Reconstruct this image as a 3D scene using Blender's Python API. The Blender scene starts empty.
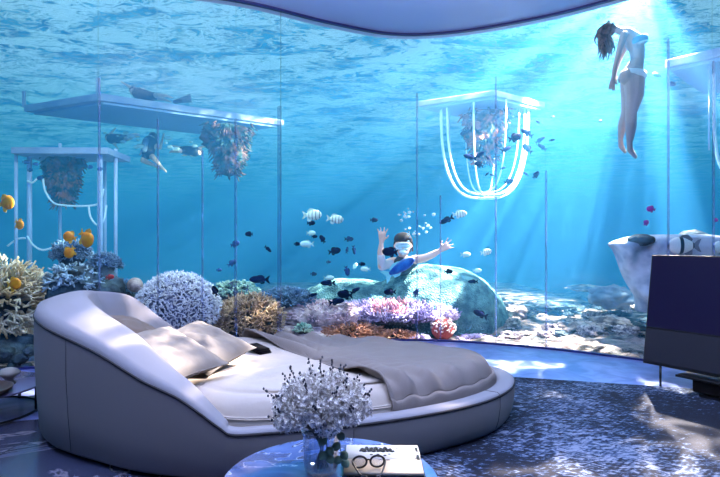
import bpy, math, random
from mathutils import Vector, Matrix, noise, Quaternion
random.seed(7)
sc = bpy.context.scene
COL = sc.collection
PI = math.pi
CAMZ, F, HOR = 1.4, 514.0, 245.0

def P(px, py, d):
    """photo pixel + distance -> point in the place"""
    return Vector(((px-360)/F*d, d, CAMZ-(py-HOR)/F*d))
def M_(px, d): return px*d/F      # pixels -> metres at distance d

# ------------------------------------------------------------------ materials
MATS = {}
def new_mat(name):
    m = bpy.data.materials.new(name); m.use_nodes = True
    nt = m.node_tree
    b = nt.nodes.get('Principled BSDF')
    MATS[name] = m
    return m, nt, b
def lin(c):
    return tuple(((v/255)/12.92 if v/255 <= .04045 else ((v/255+.055)/1.055)**2.4) for v in c)
def pmat(name, rgb, rough=.6, metal=0, var=0, scale=8, bump=0, bscale=60, alpha=1, rgb2=None, coords='Object', spec=.5, dist=.0, trans=0, emis=None, contrast=(.35,.65)):
    m, nt, b = new_mat(name)
    c = lin(rgb)
    b.inputs['Base Color'].default_value = (*c, 1)
    b.inputs['Roughness'].default_value = rough
    b.inputs['Metallic'].default_value = metal
    b.inputs['Specular IOR Level'].default_value = spec
    b.inputs['Alpha'].default_value = alpha
    b.inputs['Transmission Weight'].default_value = trans
    if emis:
        b.inputs['Emission Color'].default_value = (*lin(emis[0]), 1); b.inputs['Emission Strength'].default_value = emis[1]
    tc = nt.nodes.new('ShaderNodeTexCoord')
    if rgb2 is None and var: rgb2 = tuple(max(0, v*(1-var)) for v in rgb)
    if rgb2:
        n = nt.nodes.new('ShaderNodeTexNoise'); n.inputs['Scale'].default_value = scale; n.inputs['Detail'].default_value = 5
        n.inputs['Distortion'].default_value = dist
        r = nt.nodes.new('ShaderNodeValToRGB')
        r.color_ramp.elements[0].position = contrast[0]; r.color_ramp.elements[1].position = contrast[1]
        r.color_ramp.elements[0].color = (*lin(rgb2), 1); r.color_ramp.elements[1].color = (*c, 1)
        nt.links.new(tc.outputs[coords], n.inputs['Vector']); nt.links.new(n.outputs['Fac'], r.inputs['Fac'])
        nt.links.new(r.outputs['Color'], b.inputs['Base Color'])
    if bump:
        n2 = nt.nodes.new('ShaderNodeTexNoise'); n2.inputs['Scale'].default_value = bscale; n2.inputs['Detail'].default_value = 4
        bp = nt.nodes.new('ShaderNodeBump'); bp.inputs['Strength'].default_value = bump; bp.inputs['Distance'].default_value = .02
        nt.links.new(tc.outputs[coords], n2.inputs['Vector']); nt.links.new(n2.outputs['Fac'], bp.inputs['Height'])
        nt.links.new(bp.outputs['Normal'], b.inputs['Normal'])
    return m

# ------------------------------------------------------------------ object helpers
def tag(o, label=None, cat=None, group=None, kind=None):
    if label: o['label'] = label
    if cat: o['category'] = cat
    if group: o['group'] = group
    if kind: o['kind'] = kind
    return o
def empty(name, loc=(0,0,0), rot=(0,0,0), scale=1.0):
    o = bpy.data.objects.new(name, None); COL.objects.link(o)
    o.location = loc; o.rotation_euler = rot; o.scale = (scale,)*3
    o.empty_display_size = .1
    return o
class MB:
    def __init__(s): s.v = []; s.f = []; s.mi = []
    def add(s, vs, fs, mi=0):
        n = len(s.v); s.v += [tuple(v) for v in vs]; s.f += [tuple(n+i for i in f) for f in fs]; s.mi += [mi]*len(fs)
    def box(s, c, d, rz=0, mi=0, R=None):
        cx, cy, cz = c; dx, dy, dz = (v/2 for v in d)
        vs = [Vector((x, y, z)) for x in (-dx, dx) for y in (-dy, dy) for z in (-dz, dz)]
        R = R or Matrix.Rotation(rz, 3, 'Z')
        vs = [R@v+Vector(c) for v in vs]
        s.add(vs, [(0,1,3,2),(4,6,7,5),(0,4,5,1),(2,3,7,6),(0,2,6,4),(1,5,7,3)], mi)
    def tube(s, pts, rad, sides=8, mi=0, cap=True, closed=False):
        pts = [Vector(p) for p in pts]; n = len(pts)
        if not hasattr(rad, '__len__'): rad = [rad]*n
        up = None; vs = []; fs = []
        for i in range(n):
            if closed: t = pts[(i+1) % n]-pts[i-1]
            else: t = pts[min(i+1, n-1)]-pts[max(i-1, 0)]
            if t.length < 1e-9: t = Vector((0,0,1))
            t.normalize()
            if up is None:
                up = Vector((0,0,1)) if abs(t.z) < .9 else Vector((1,0,0))
            a = t.cross(up)
            if a.length < 1e-6: a = t.cross(Vector((1,.3,0)))
            a.normalize(); b = a.cross(t).normalized(); up = b
            for k in range(sides):
                th = 2*PI*k/sides
                vs.append(pts[i]+(a*math.cos(th)+b*math.sin(th))*rad[i])
        m = n if closed else n-1
        for i in range(m):
            j = (i+1) % n
            for k in range(sides):
                k2 = (k+1) % sides
                fs.append((i*sides+k, i*sides+k2, j*sides+k2, j*sides+k))
        if cap and not closed:
            fs.append(tuple(range(sides))[::-1]); fs.append(tuple((n-1)*sides+k for k in range(sides)))
        s.add(vs, fs, mi)
    def ell(s, c, r, nu=16, nv=10, R=None, mi=0, disp=None):
        vs = []; fs = []; c = Vector(c)
        if not hasattr(r, '__len__'): r = (r, r, r)
        for j in range(nv+1):
            ph = PI*j/nv
            for i in range(nu):
                th = 2*PI*i/nu
                u = Vector((math.sin(ph)*math.cos(th), math.sin(ph)*math.sin(th), math.cos(ph)))
                k = 1+(disp(u) if disp else 0)
                v = Vector((u.x*r[0], u.y*r[1], u.z*r[2]))*k
                if R: v = R@v
                vs.append(c+v)
        for j in range(nv):
            for i in range(nu):
                i2 = (i+1) % nu
                fs.append((j*nu+i, (j+1)*nu+i, (j+1)*nu+i2, j*nu+i2))
        s.add(vs, fs, mi)
    def lathe(s, prof, c=(0,0,0), n=32, mi=0):
        vs = []; fs = []; c = Vector(c)
        for (r, z) in prof:
            for i in range(n):
                th = 2*PI*i/n; vs.append(c+Vector((r*math.cos(th), r*math.sin(th), z)))
        for j in range(len(prof)-1):
            for i in range(n):
                i2 = (i+1) % n
                fs.append((j*n+i, j*n+i2, (j+1)*n+i2, (j+1)*n+i))
        s.add(vs, fs, mi)
    def prism(s, poly, z0, z1, mi=0):
        n = len(poly)
        vs = [(x, y, z0) for x, y in poly]+[(x, y, z1) for x, y in poly]
        fs = [tuple(range(n))[::-1], tuple(range(n, 2*n))]+[(i, (i+1) % n, n+(i+1) % n, n+i) for i in range(n)]
        s.add(vs, fs, mi)
    def build(s, name, mats, parent=None, smooth=True, loc=None, origin=None):
        me = bpy.data.meshes.new(name)
        vs = s.v
        if origin is not None:
            o_ = Vector(origin); vs = [tuple(Vector(v)-o_) for v in vs]
        me.from_pydata(vs, [], s.f); me.update()
        if not isinstance(mats, (list, tuple)): mats = [mats]
        for m in mats: me.materials.append(m)
        if len(mats) > 1: me.polygons.foreach_set('material_index', s.mi)
        if smooth: me.polygons.foreach_set('use_smooth', [True]*len(me.polygons))
        o = bpy.data.objects.new(name, me); COL.objects.link(o)
        if origin is not None: o.location = origin
        if loc is not None: o.location = loc
        if parent: o.parent = parent
        return o
def mod_bevel(o, w=.005, seg=2):
    m = o.modifiers.new('b', 'BEVEL'); m.width = w; m.segments = seg; m.limit_method = 'ANGLE'; return o
def mod_remesh(o, vox, smooth=4):
    m = o.modifiers.new('r', 'REMESH'); m.mode = 'VOXEL'; m.voxel_size = vox; m.use_smooth_shade = True
    if smooth:
        s = o.modifiers.new('s', 'SMOOTH'); s.iterations = smooth; s.factor = .5
    return o
def copy_tree(o, parent=None):
    c = o.copy(); COL.objects.link(c); c.parent = parent
    for ch in [x for x in bpy.data.objects if x.parent == o]:
        copy_tree(ch, c)
    return c
def catmull(pts, per=12, closed=False):
    pts = [Vector(p) for p in pts]; n = len(pts); out = []
    rng = n if closed else n-1
    for i in range(rng):
        if closed: p0, p1, p2, p3 = pts[i-1], pts[i], pts[(i+1) % n], pts[(i+2) % n]
        else: p0, p1, p2, p3 = pts[max(i-1, 0)], pts[i], pts[i+1], pts[min(i+2, n-1)]
        for k in range(per):
            t = k/per
            out.append(.5*((2*p1)+(p2-p0)*t+(2*p0-5*p1+4*p2-p3)*t*t+(3*p1-p0-3*p2+p3)*t**3))
    if not closed: out.append(pts[-1])
    return out
def lerp(a, b, t): return a+(b-a)*t
def interp(xs, ys, x):
    if x <= xs[0]: return ys[0]
    for i in range(len(xs)-1):
        if x <= xs[i+1]:
            t = (x-xs[i])/(xs[i+1]-xs[i]); t = t*t*(3-2*t)
            return lerp(ys[i], ys[i+1], t)
    return ys[-1]

# ================================================================== CAMERA / WORLD / RENDER
cam = bpy.data.cameras.new('camera'); camo = bpy.data.objects.new('camera', cam); COL.objects.link(camo)
camo.location = (0, 0, CAMZ); camo.rotation_euler = (PI/2, 0, 0)
cam.sensor_width = 36; cam.lens = 36*F/720; cam.shift_y = 6.5/720; cam.clip_end = 500
sc.camera = camo
sc.view_settings.view_transform = 'Standard'; sc.view_settings.look = 'None'
sc.view_settings.exposure = -0.13; sc.view_settings.gamma = 1
cy = sc.cycles
cy.use_denoising = True; cy.max_bounces = 10; cy.diffuse_bounces = 3; cy.glossy_bounces = 4
cy.transmission_bounces = 4; cy.volume_bounces = 2; cy.transparent_max_bounces = 16
cy.sample_clamp_indirect = 6; cy.caustics_reflective = False; cy.caustics_refractive = False

w = bpy.data.worlds.new('water_world'); sc.world = w; w.use_nodes = True
nt = w.node_tree; nt.nodes.clear()
tc = nt.nodes.new('ShaderNodeTexCoord'); sep = nt.nodes.new('ShaderNodeSeparateXYZ')
nt.links.new(tc.outputs['Generated'], sep.inputs[0])
ramp = nt.nodes.new('ShaderNodeValToRGB'); cr = ramp.color_ramp
mp = nt.nodes.new('ShaderNodeMapRange'); mp.inputs[1].default_value = -1; mp.inputs[2].default_value = 1
nt.links.new(sep.outputs['Z'], mp.inputs[0]); nt.links.new(mp.outputs[0], ramp.inputs[0])
cr.elements[0].position = 0; cr.elements[0].color = (.01, .07, .16, 1)
cr.elements[1].position = 1; cr.elements[1].color = (.45, .75, .9, 1)
for p_, c_ in ((.48, (.003, .075, .23, 1)), (.55, (.004, .12, .33, 1)), (.64, (.008, .27, .47, 1)), (.78, (.1, .5, .7, 1))):
    e = cr.elements.new(p_); e.color = c_
bg = nt.nodes.new('ShaderNodeBackground'); bg.inputs['Strength'].default_value = .86
out = nt.nodes.new('ShaderNodeOutputWorld')
nt.links.new(ramp.outputs[0], bg.inputs[0]); nt.links.new(bg.outputs[0], out.inputs[0])

# ================================================================== MATERIALS
fabric = pmat('shell_fabric', (140, 134, 132), .9, bump=.15, bscale=400)
rimfab = pmat('rim_fabric', (132, 131, 138), .85, bump=.1, bscale=400)
seam = pmat('seam', (40, 38, 42), .8)
sheet = pmat('sheet_cotton', (182, 170, 158), .9, bump=.25, bscale=9)
blanketm = pmat('blanket_wool', (124, 115, 110), .95, bump=.2, bscale=150)
pillowm = pmat('pillow_linen', (114, 109, 104), .9, bump=.3, bscale=10)
pillow2 = pmat('pillow_tan', (112, 98, 88), .9, bump=.3, bscale=10)
blackm = pmat('black_plastic', (12, 12, 16), .35)
gold = pmat('brass', (190, 150, 80), .3, metal=1)
bronze = pmat('dark_bronze', (40, 36, 36), .4, metal=.7)

# ================================================================== ROOM SHELL
G = [(-6.3,1.0),(-6.25,2.4),(-5.9,3.7),(-5.2,4.8),(-4.1,5.65),(-2.8,6.1),(-1.5,6.5),(-.4,7.13),(.5,7.5),(1.4,7.42),(2.4,6.98),(3.14,6.46),(4.1,5.6),(5.0,4.4),(5.6,2.8),(5.8,1.0)]
GC = [Vector((p.x, p.y)) for p in catmull([(x, y, 0) for x, y in G], 10)]
CEIL = 4.48
def off_curve(c, o):
    r = []
    for i, p in enumerate(c):
        t = (c[min(i+1, len(c)-1)]-c[max(i-1, 0)]).normalized()
        r.append(p+Vector((-t.y, t.x))*o)     # +o = outwards (towards the water)
    return r
# floor
fm, nt, b = new_mat('floor_stone')
b.inputs['Roughness'].default_value = .22; b.inputs['Specular IOR Level'].default_value = .8
tc = nt.nodes.new('ShaderNodeTexCoord')
brk = nt.nodes.new('ShaderNodeTexBrick'); brk.inputs['Scale'].default_value = 1.0; brk.offset = 0
brk.inputs['Brick Width'].default_value = 1.2; brk.inputs['Row Height'].default_value = 1.2; brk.inputs['Mortar Size'].default_value = .006
nz = nt.nodes.new('ShaderNodeTexNoise'); nz.inputs['Scale'].default_value = .8; nz.inputs['Detail'].default_value = 5; nz.inputs['Distortion'].default_value = 2.5
rp = nt.nodes.new('ShaderNodeValToRGB')
rp.color_ramp.elements[0].position = .38; rp.color_ramp.elements[0].color = (*lin((52, 56, 78)), 1)
rp.color_ramp.elements[1].position = .56; rp.color_ramp.elements[1].color = (*lin((78, 82, 106)), 1)
e = rp.color_ramp.elements.new(.5); e.color = (*lin((58, 62, 84)), 1)
e = rp.color_ramp.elements.new(.515); e.color = (*lin((128, 124, 136)), 1)
e = rp.color_ramp.elements.new(.53); e.color = (*lin((60, 64, 86)), 1)
nt.links.new(tc.outputs['Object'], nz.inputs['Vector']); nt.links.new(nz.outputs['Fac'], rp.inputs['Fac'])
nt.links.new(tc.outputs['Object'], brk.inputs['Vector'])
nt.links.new(rp.outputs['Color'], brk.inputs['Color1']); nt.links.new(rp.outputs['Color'], brk.inputs['Color2'])
brk.inputs['Mortar'].default_value = (.02, .02, .03, 1)
nt.links.new(brk.outputs['Color'], b.inputs['Base Color'])
mb = MB(); poly = [(-6.4, -3.2)]+[(p.x, p.y) for p in off_curve(GC, .04)]+[(5.9, -3.2)]
mb.prism(poly[::-1], -.12, 0); tag(mb.build('floor', fm, smooth=False), kind='structure')
# ceiling
cm = pmat('ceiling_paint', (170, 190, 246), .28, spec=.6)
mb = MB(); poly = [(-6.4, -3.2)]+[(p.x, p.y) for p in off_curve(GC, -.02)]+[(5.9, -3.2)]
mb.prism(poly[::-1], CEIL, CEIL+.2); tag(mb.build('ceiling', cm, smooth=False), kind='structure')
# trims along ceiling and floor
def strip(c, o0, o1, z0, z1, name, mat):
    a = off_curve(c, o0); b_ = off_curve(c, o1); mb = MB(); n = len(a)
    vs = []; fs = []
    for i in range(n):
        vs += [(a[i].x, a[i].y, z0), (b_[i].x, b_[i].y, z0), (b_[i].x, b_[i].y, z1), (a[i].x, a[i].y, z1)]
    for i in range(n-1):
        for k in range(4):
            k2 = (k+1) % 4; fs.append((4*i+k, 4*i+k2, 4*i+4+k2, 4*i+4+k))
    fs += [(0, 1, 2, 3), (4*n-1, 4*n-2, 4*n-3, 4*n-4)]
    mb.add(vs, fs); return tag(mb.build(name, mat, smooth=False), kind='structure')
navy = pmat('navy_trim', (34, 40, 104), .4)
lip = pmat('pale_lip', (190, 195, 230), .4)
strip(GC, -.05, -.0, CEIL-.028, CEIL, 'trim_1', navy)
strip(GC, .0, .12, CEIL-.02, CEIL+.2, 'trim_2', lip)
strip(GC, -.03, .03, 0, .024, 'baseboard_front', navy)
# back and side walls, behind the camera
wm = pmat('wall_plaster', (70, 78, 110), .7)
for nm, c, d in (('wall_back', (-.25, -3.25, CEIL/2), (12.3, .1, CEIL)), ('wall_left', (-6.4, -1.1, CEIL/2), (.1, 4.2, CEIL)), ('wall_right', (5.9, -1.1, CEIL/2), (.1, 4.2, CEIL))):
    mb = MB(); mb.box(c, d); tag(mb.build(nm, wm, smooth=False), kind='structure')
# glass
gm = bpy.data.materials.new('aquarium_glass'); gm.use_nodes = True; nt = gm.node_tree; nt.nodes.clear()
tr = nt.nodes.new('ShaderNodeBsdfTransparent'); tr.inputs[0].default_value = (.95, .975, 1, 1)
gl = nt.nodes.new('ShaderNodeBsdfGlossy'); gl.inputs['Roughness'].default_value = .03
lw = nt.nodes.new('ShaderNodeFresnel'); lw.inputs[0].default_value = 1.2
mx = nt.nodes.new('ShaderNodeMixShader'); o_ = nt.nodes.new('ShaderNodeOutputMaterial')
nt.links.new(lw.outputs[0], mx.inputs[0]); nt.links.new(tr.outputs[0], mx.inputs[1]); nt.links.new(gl.outputs[0], mx.inputs[2]); nt.links.new(mx.outputs[0], o_.inputs[0])
# joints: (photo column, row where the fin ends)
fins = [(98, 77), (157, 118), (202, 150), (236, 118), (281, 105), (417, 92), (440, 195), (495, 76), (545, 170), (667, 38), (712, 60)]
def on_curve(px):
    k = (px-360)/F
    best = min(range(len(GC)), key=lambda i: abs(GC[i].x-k*GC[i].y) if GC[i].y > 1 else 99)
    lo = max(best-1, 0); hi = min(best+1, len(GC)-1)
    for i in (lo, best):
        if i+1 >= len(GC): continue
        a, b_ = GC[i], GC[i+1]; fa = a.x-k*a.y; fb = b_.x-k*b_.y
        if fa*fb <= 0:
            t = fa/(fa-fb+1e-12); return i+t, a.lerp(b_, t)
    return best, GC[best]
finm = pmat('fin_glass', (60, 90, 170), .25, alpha=.22)
finl = pmat('fin_edge', (170, 195, 235), .2, alpha=.22)
cuts = [0]
for n_, (px, top) in enumerate(fins):
    idx, p = on_curve(px); cuts.append(idx)
    i = min(int(idx), len(GC)-2); t = (GC[i+1]-GC[i]).normalized(); rz = math.atan2(t.y, t.x)
    nrm = Vector((-t.y, t.x)); c = p+nrm*.075
    zt = CAMZ+(HOR-top)/F*p.y
    mb = MB(); mb.box((c.x, c.y, zt/2), (.018, .07, zt), rz)
    fo = tag(mb.build('trim_%d' % (n_+3), finm, smooth=False), kind='structure')
    c2 = p+nrm*.03+t*.012
    mb = MB(); mb.box((c2.x, c2.y, zt/2), (.012, .008, zt), rz); mb.build('edge', finl, fo, smooth=False)
cuts.append(len(GC)-1)
cuts = sorted(cuts)
def gpt(s):
    i = min(int(s), len(GC)-2); return GC[i].lerp(GC[i+1], s-i)
for n_ in range(len(cuts)-1):
    a, b_ = cuts[n_], cuts[n_+1]
    ss = [a+.01]+[i for i in range(int(a)+1, int(math.ceil(b_))) if i > a+.05 and i < b_-.05]+[b_-.01]
    c = [gpt(s) for s in ss]
    strip(c, 0, .022, .0, CEIL-.0, 'window_%d' % (n_+1), gm)

# ================================================================== WATER
SURF = 8.0
# water body (haze)
vm = bpy.data.materials.new('water_body'); vm.use_nodes = True; nt = vm.node_tree; nt.nodes.clear()
vs_ = nt.nodes.new('ShaderNodeVolumeScatter'); vs_.inputs['Color'].default_value = (.06, .33, .72, 1); vs_.inputs['Density'].default_value = .056; vs_.inputs['Anisotropy'].default_value = .05
va = nt.nodes.new('ShaderNodeVolumeAbsorption'); va.inputs['Color'].default_value = (.22, .79, .92, 1); va.inputs['Density'].default_value = .085
ad = nt.nodes.new('ShaderNodeAddShader'); o_ = nt.nodes.new('ShaderNodeOutputMaterial')
nt.links.new(vs_.outputs[0], ad.inputs[0]); nt.links.new(va.outputs[0], ad.inputs[1]); nt.links.new(ad.outputs[0], o_.inputs['Volume'])
GO = off_curve(GC, .15)
poly = [(p.x, p.y) for p in GO]+[(160, 1), (160, 230), (-160, 230), (-160, 1)]
mb = MB(); mb.prism(poly, -2.5, SURF+.3); tag(mb.build('seawater', vm, smooth=False), kind='structure')
# surface seen from below
sm = bpy.data.materials.new('water_surface'); sm.use_nodes = True; nt = sm.node_tree; nt.nodes.clear(); N = nt.nodes.new; L = nt.links.new
tc = N('ShaderNodeTexCoord')
mpg = N('ShaderNodeMapping'); mpg.inputs['Scale'].default_value = (.55, 1, 1); L(tc.outputs['Object'], mpg.inputs['Vector'])
n1 = N('ShaderNodeTexNoise'); n1.inputs['Scale'].default_value = .75; n1.inputs['Detail'].default_value = 12; n1.inputs['Distortion'].default_value = .9; n1.inputs['Roughness'].default_value = .62
L(mpg.outputs[0], n1.inputs['Vector'])
r1 = N('ShaderNodeValToRGB'); r1.color_ramp.elements[0].position = .40; r1.color_ramp.elements[0].color = (.0, .0, .0, 1); r1.color_ramp.elements[1].position = .58; r1.color_ramp.elements[1].color = (.9, .9, .9, 1)
nf = N('ShaderNodeTexNoise'); nf.inputs['Scale'].default_value = 2.6; nf.inputs['Detail'].default_value = 7; nf.inputs['Distortion'].default_value = 1.1; nf.inputs['Roughness'].default_value = .65
L(mpg.outputs[0], nf.inputs['Vector'])
k1 = N('ShaderNodeMath'); k1.operation = 'MULTIPLY_ADD'; k1.inputs[1].default_value = 2; k1.inputs[2].default_value = -1; L(nf.outputs['Fac'], k1.inputs[0])
k2 = N('ShaderNodeMath'); k2.operation = 'ABSOLUTE'; L(k1.outputs[0], k2.inputs[0])
k3 = N('ShaderNodeMath'); k3.operation = 'MULTIPLY_ADD'; k3.inputs[1].default_value = -.75; L(k2.outputs[0], k3.inputs[0]); L(n1.outputs['Fac'], k3.inputs[2])
k4 = N('ShaderNodeMath'); k4.operation = 'ADD'; k4.inputs[1].default_value = .10; L(k3.outputs[0], k4.inputs[0]); L(k4.outputs[0], r1.inputs['Fac'])
v1 = N('ShaderNodeTexVoronoi'); v1.feature = 'SMOOTH_F1'; v1.inputs['Scale'].default_value = 2.2; v1.inputs['Smoothness'].default_value = .4
n3 = N('ShaderNodeTexNoise'); n3.inputs['Scale'].default_value = 1.3; n3.inputs['Detail'].default_value = 3
mixv = N('ShaderNodeVectorMath'); mixv.operation = 'ADD'; L(tc.outputs['Object'], n3.inputs['Vector'])
L(tc.outputs['Object'], mixv.inputs[0]); L(n3.outputs['Color'], mixv.inputs[1]); L(mixv.outputs[0], v1.inputs['Vector'])
r2 = N('ShaderNodeValToRGB'); r2.color_ramp.elements[0].position = .25; r2.color_ramp.elements[0].color = (.12, .5, .62, 1); r2.color_ramp.elements[1].position = .62; r2.color_ramp.elements[1].color = (1, 1, 1, 1)
L(v1.outputs['Distance'], r2.inputs['Fac'])
trn = N('ShaderNodeBsdfTransparent'); L(r2.outputs['Color'], trn.inputs[0])
tl = N('ShaderNodeBsdfTranslucent'); tl.inputs[0].default_value = (.85, .95, 1, 1)
gls = N('ShaderNodeBsdfGlossy'); gls.inputs['Roughness'].default_value = .15; gls.inputs[0].default_value = (.3, .8, 1, 1)
bp = N('ShaderNodeBump'); bp.inputs['Strength'].default_value = 1; bp.inputs['Distance'].default_value = .3; L(k4.outputs[0], bp.inputs['Height']); L(bp.outputs[0], gls.inputs['Normal']); L(bp.outputs[0], tl.inputs['Normal'])
m1 = N('ShaderNodeMixShader'); L(r1.outputs[0], m1.inputs[0]); L(trn.outputs[0], m1.inputs[1]); L(tl.outputs[0], m1.inputs[2])
m2 = N('ShaderNodeMixShader'); m2.inputs[0].default_value = .18; L(m1.outputs[0], m2.inputs[1]); L(gls.outputs[0], m2.inputs[2])
o_ = N('ShaderNodeOutputMaterial'); L(m2.outputs[0], o_.inputs[0])
vs = []; fs = []; NX, NY = 150, 150
for j in range(NY+1):
    for i in range(NX+1):
        u = i/NX*2-1; x = 150*(.3*u+.7*u**3); y = 4+220*(j/NY)**2
        z = SURF+.16*noise.noise(Vector((x*.5, y*.8, 0)))+.05*noise.noise(Vector((x*1.7, y*2, 3)))
        vs.append((x, y, z))
for j in range(NY):
    for i in range(NX):
        a = j*(NX+1)+i; fs.append((a, a+1, a+NX+2, a+NX+1))
mb = MB(); mb.add(vs, fs); tag(mb.build('water_surface', sm), kind='structure')

# seabed
def sea_h(x, y):
    h = .13*noise.noise(Vector((x*.45, y*.6, 1)))+.10*abs(noise.noise(Vector((x*1.3, y*1.9, 5))))+.05*noise.noise(Vector((x*4, y*5, 9)))
    h += .06*max(0, noise.noise(Vector((x*2.3+7, y*3.1, 2))))
    h -= 1.6*min(1, max(0, (y-11)/22))**1.3
    return h-.06
sb, nt, b = new_mat('seabed_rock'); N = nt.nodes.new; L = nt.links.new
b.inputs['Roughness'].default_value = .95
tc = N('ShaderNodeTexCoord'); mpg = N('ShaderNodeMapping'); mpg.inputs['Scale'].default_value = (.7, 1.0, 1); L(tc.outputs['Object'], mpg.inputs['Vector'])
n1 = N('ShaderNodeTexNoise'); n1.inputs['Scale'].default_value = 3.0; n1.inputs['Detail'].default_value = 10; n1.inputs['Roughness'].default_value = .7; n1.inputs['Distortion'].default_value = .6
L(mpg.outputs[0], n1.inputs['Vector'])
r = N('ShaderNodeValToRGB'); els = r.color_ramp.elements
els[0].position = .42; els[0].color = (*lin((38, 42, 48)), 1); els[1].position = .60; els[1].color = (*lin((178, 150, 142)), 1)
e = els.new(.475); e.color = (*lin((74, 70, 72)), 1); e = els.new(.50); e.color = (*lin((128, 116, 114)), 1)
L(n1.outputs['Fac'], r.inputs['Fac']); L(r.outputs[0], b.inputs['Base Color'])
n2 = N('ShaderNodeTexNoise'); n2.inputs['Scale'].default_value = 7; n2.inputs['Detail'].default_value = 6
bp = N('ShaderNodeBump'); bp.inputs['Strength'].default_value = .9; bp.inputs['Distance'].default_value = .12
L(tc.outputs['Object'], n2.inputs['Vector']); L(n2.outputs['Fac'], bp.inputs['Height']); L(bp.outputs[0], b.inputs['Normal'])
vs = []; fs = []; NX, NY = 320, 240
for j in range(NY+1):
    for i in range(NX+1):
        u = i/NX*2-1; x = 150*(.1*u+.9*u**3); y = 3.5+220*(j/NY)**3
        z = sea_h(x, y)
        if y < 20 and -6.4 < x < 5.9:
            # slope down below the floor slab inside the room
            k = (x, y); gx = min(GC, key=lambda g: abs(g.x-x))
            dd = y-gx.y
            if dd < .12: z = -.16+min(0, z)
            else: z = max(z, -.05) if dd > .3 else z*.4-.03
        vs.append((x, y, z))
for j in range(NY):
    for i in range(NX):
        a = j*(NX+1)+i; fs.append((a, a+1, a+NX+2, a+NX+1))
mb = MB(); mb.add(vs, fs); tag(mb.build('seabed', sb), kind='structure')

# ================================================================== LIGHTS
sun = bpy.data.lights.new('sun', 'SUN'); sun.energy = 2.7; sun.angle = .01; sun.color = (1, .97, .93)
so = bpy.data.objects.new('sun', sun); COL.objects.link(so)
dirv = Vector((-.42, -.42, -.80)).normalized()
so.rotation_euler = dirv.to_track_quat('-Z', 'Y').to_euler()
# shaft of sunlight breaking through the surface, split into beams by the ripples
sp = bpy.data.lights.new('sun_shaft', 'SPOT'); sp.energy = 30000; sp.spot_size = math.radians(120); sp.spot_blend = .6; sp.shadow_soft_size = .05; sp.color = (1, .70, .62)
spo = bpy.data.objects.new('sun_shaft', sp); COL.objects.link(spo); spo.location = P(645, -25, 9.2)
spo.rotation_euler = Vector((-.45, .1, -.85)).to_track_quat('-Z', 'Y').to_euler()
sp.use_nodes = True; nt = sp.node_tree; em = nt.nodes['Emission']; N = nt.nodes.new; L = nt.links.new
tc = N('ShaderNodeTexCoord'); nn = N('ShaderNodeTexNoise'); nn.inputs['Scale'].default_value = 4.2; nn.inputs['Detail'].default_value = 1.5
r = N('ShaderNodeValToRGB'); r.color_ramp.elements[0].position = .48; r.color_ramp.elements[0].color = (.02, .02, .02, 1); r.color_ramp.elements[1].position = .56
L(tc.outputs['Normal'], nn.inputs['Vector']); L(nn.outputs['Fac'], r.inputs['Fac']); vw = N('ShaderNodeTexVoronoi'); vw.feature = 'DISTANCE_TO_EDGE'; vw.inputs['Scale'].default_value = 22
wn = N('ShaderNodeTexNoise'); wn.inputs['Scale'].default_value = 14; wn.inputs['Detail'].default_value = 2; L(tc.outputs['Normal'], wn.inputs['Vector'])
wa = N('ShaderNodeVectorMath'); wa.operation = 'MULTIPLY_ADD'; wa.inputs[1].default_value = (.09, .09, .09); L(wn.outputs['Color'], wa.inputs[0]); L(tc.outputs['Normal'], wa.inputs[2]); L(wa.outputs[0], vw.inputs['Vector'])
wr = N('ShaderNodeValToRGB'); wr.color_ramp.elements[0].position = .0; wr.color_ramp.elements[0].color = (4.2, 4.2, 4.2, 1); wr.color_ramp.elements[1].position = .12; wr.color_ramp.elements[1].color = (.45, .45, .45, 1); L(vw.outputs['Distance'], wr.inputs['Fac'])
wm_ = N('ShaderNodeMath'); wm_.operation = 'MULTIPLY'; L(r.outputs[0], wm_.inputs[0]); L(wr.outputs[0], wm_.inputs[1]); L(wm_.outputs[0], em.inputs['Strength'])
# ceiling lamp of the room
cl = bpy.data.lights.new('ceiling_glow', 'AREA'); cl.shape = 'RECTANGLE'; cl.size = 5; cl.size_y = 2.5; cl.energy = 105; cl.color = (1, .88, .76)
clo = bpy.data.objects.new('ceiling_glow', cl); COL.objects.link(clo); clo.location = (-.3, 2.9, CEIL-.03)


ul = bpy.data.lights.new('ceiling_fill', 'AREA'); ul.shape = 'RECTANGLE'; ul.size = 7; ul.size_y = 1.2; ul.energy = 820; ul.color = (.88, .93, 1)  # added unseen fill facing up, there to brighten the ceiling
ulo = bpy.data.objects.new('ceiling_fill', ul); COL.objects.link(ulo); ulo.location = (0, 2.4, 3.3); ulo.rotation_euler = (PI, 0, 0)

# added fill light, unseen outside above the glass, brightening the reef front
rw = bpy.data.lights.new('reef_fill', 'AREA'); rw.shape = 'RECTANGLE'; rw.size = 7; rw.size_y = .3; rw.energy = 420; rw.color = (1, .97, .94)
rwo = bpy.data.objects.new('reef_fill', rw); COL.objects.link(rwo); rwo.location = (-1.4, 7.3, 5.3)
rwo.rotation_euler = Vector((0, .9, -4.5)).to_track_quat('-Z', 'Y').to_euler()
# floor band by the glass, its pale colour stands in for reflected water light
fb_ = pmat('lit_floor_stone', (150, 164, 220), .3, rgb2=(104, 122, 184), scale=3.5, dist=1.2, spec=.6)
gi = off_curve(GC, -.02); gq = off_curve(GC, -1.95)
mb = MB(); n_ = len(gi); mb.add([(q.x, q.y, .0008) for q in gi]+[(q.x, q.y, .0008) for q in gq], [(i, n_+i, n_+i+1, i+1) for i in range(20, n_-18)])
tag(mb.build('floor_lit_band', fb_, smooth=False), kind='structure')
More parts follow.
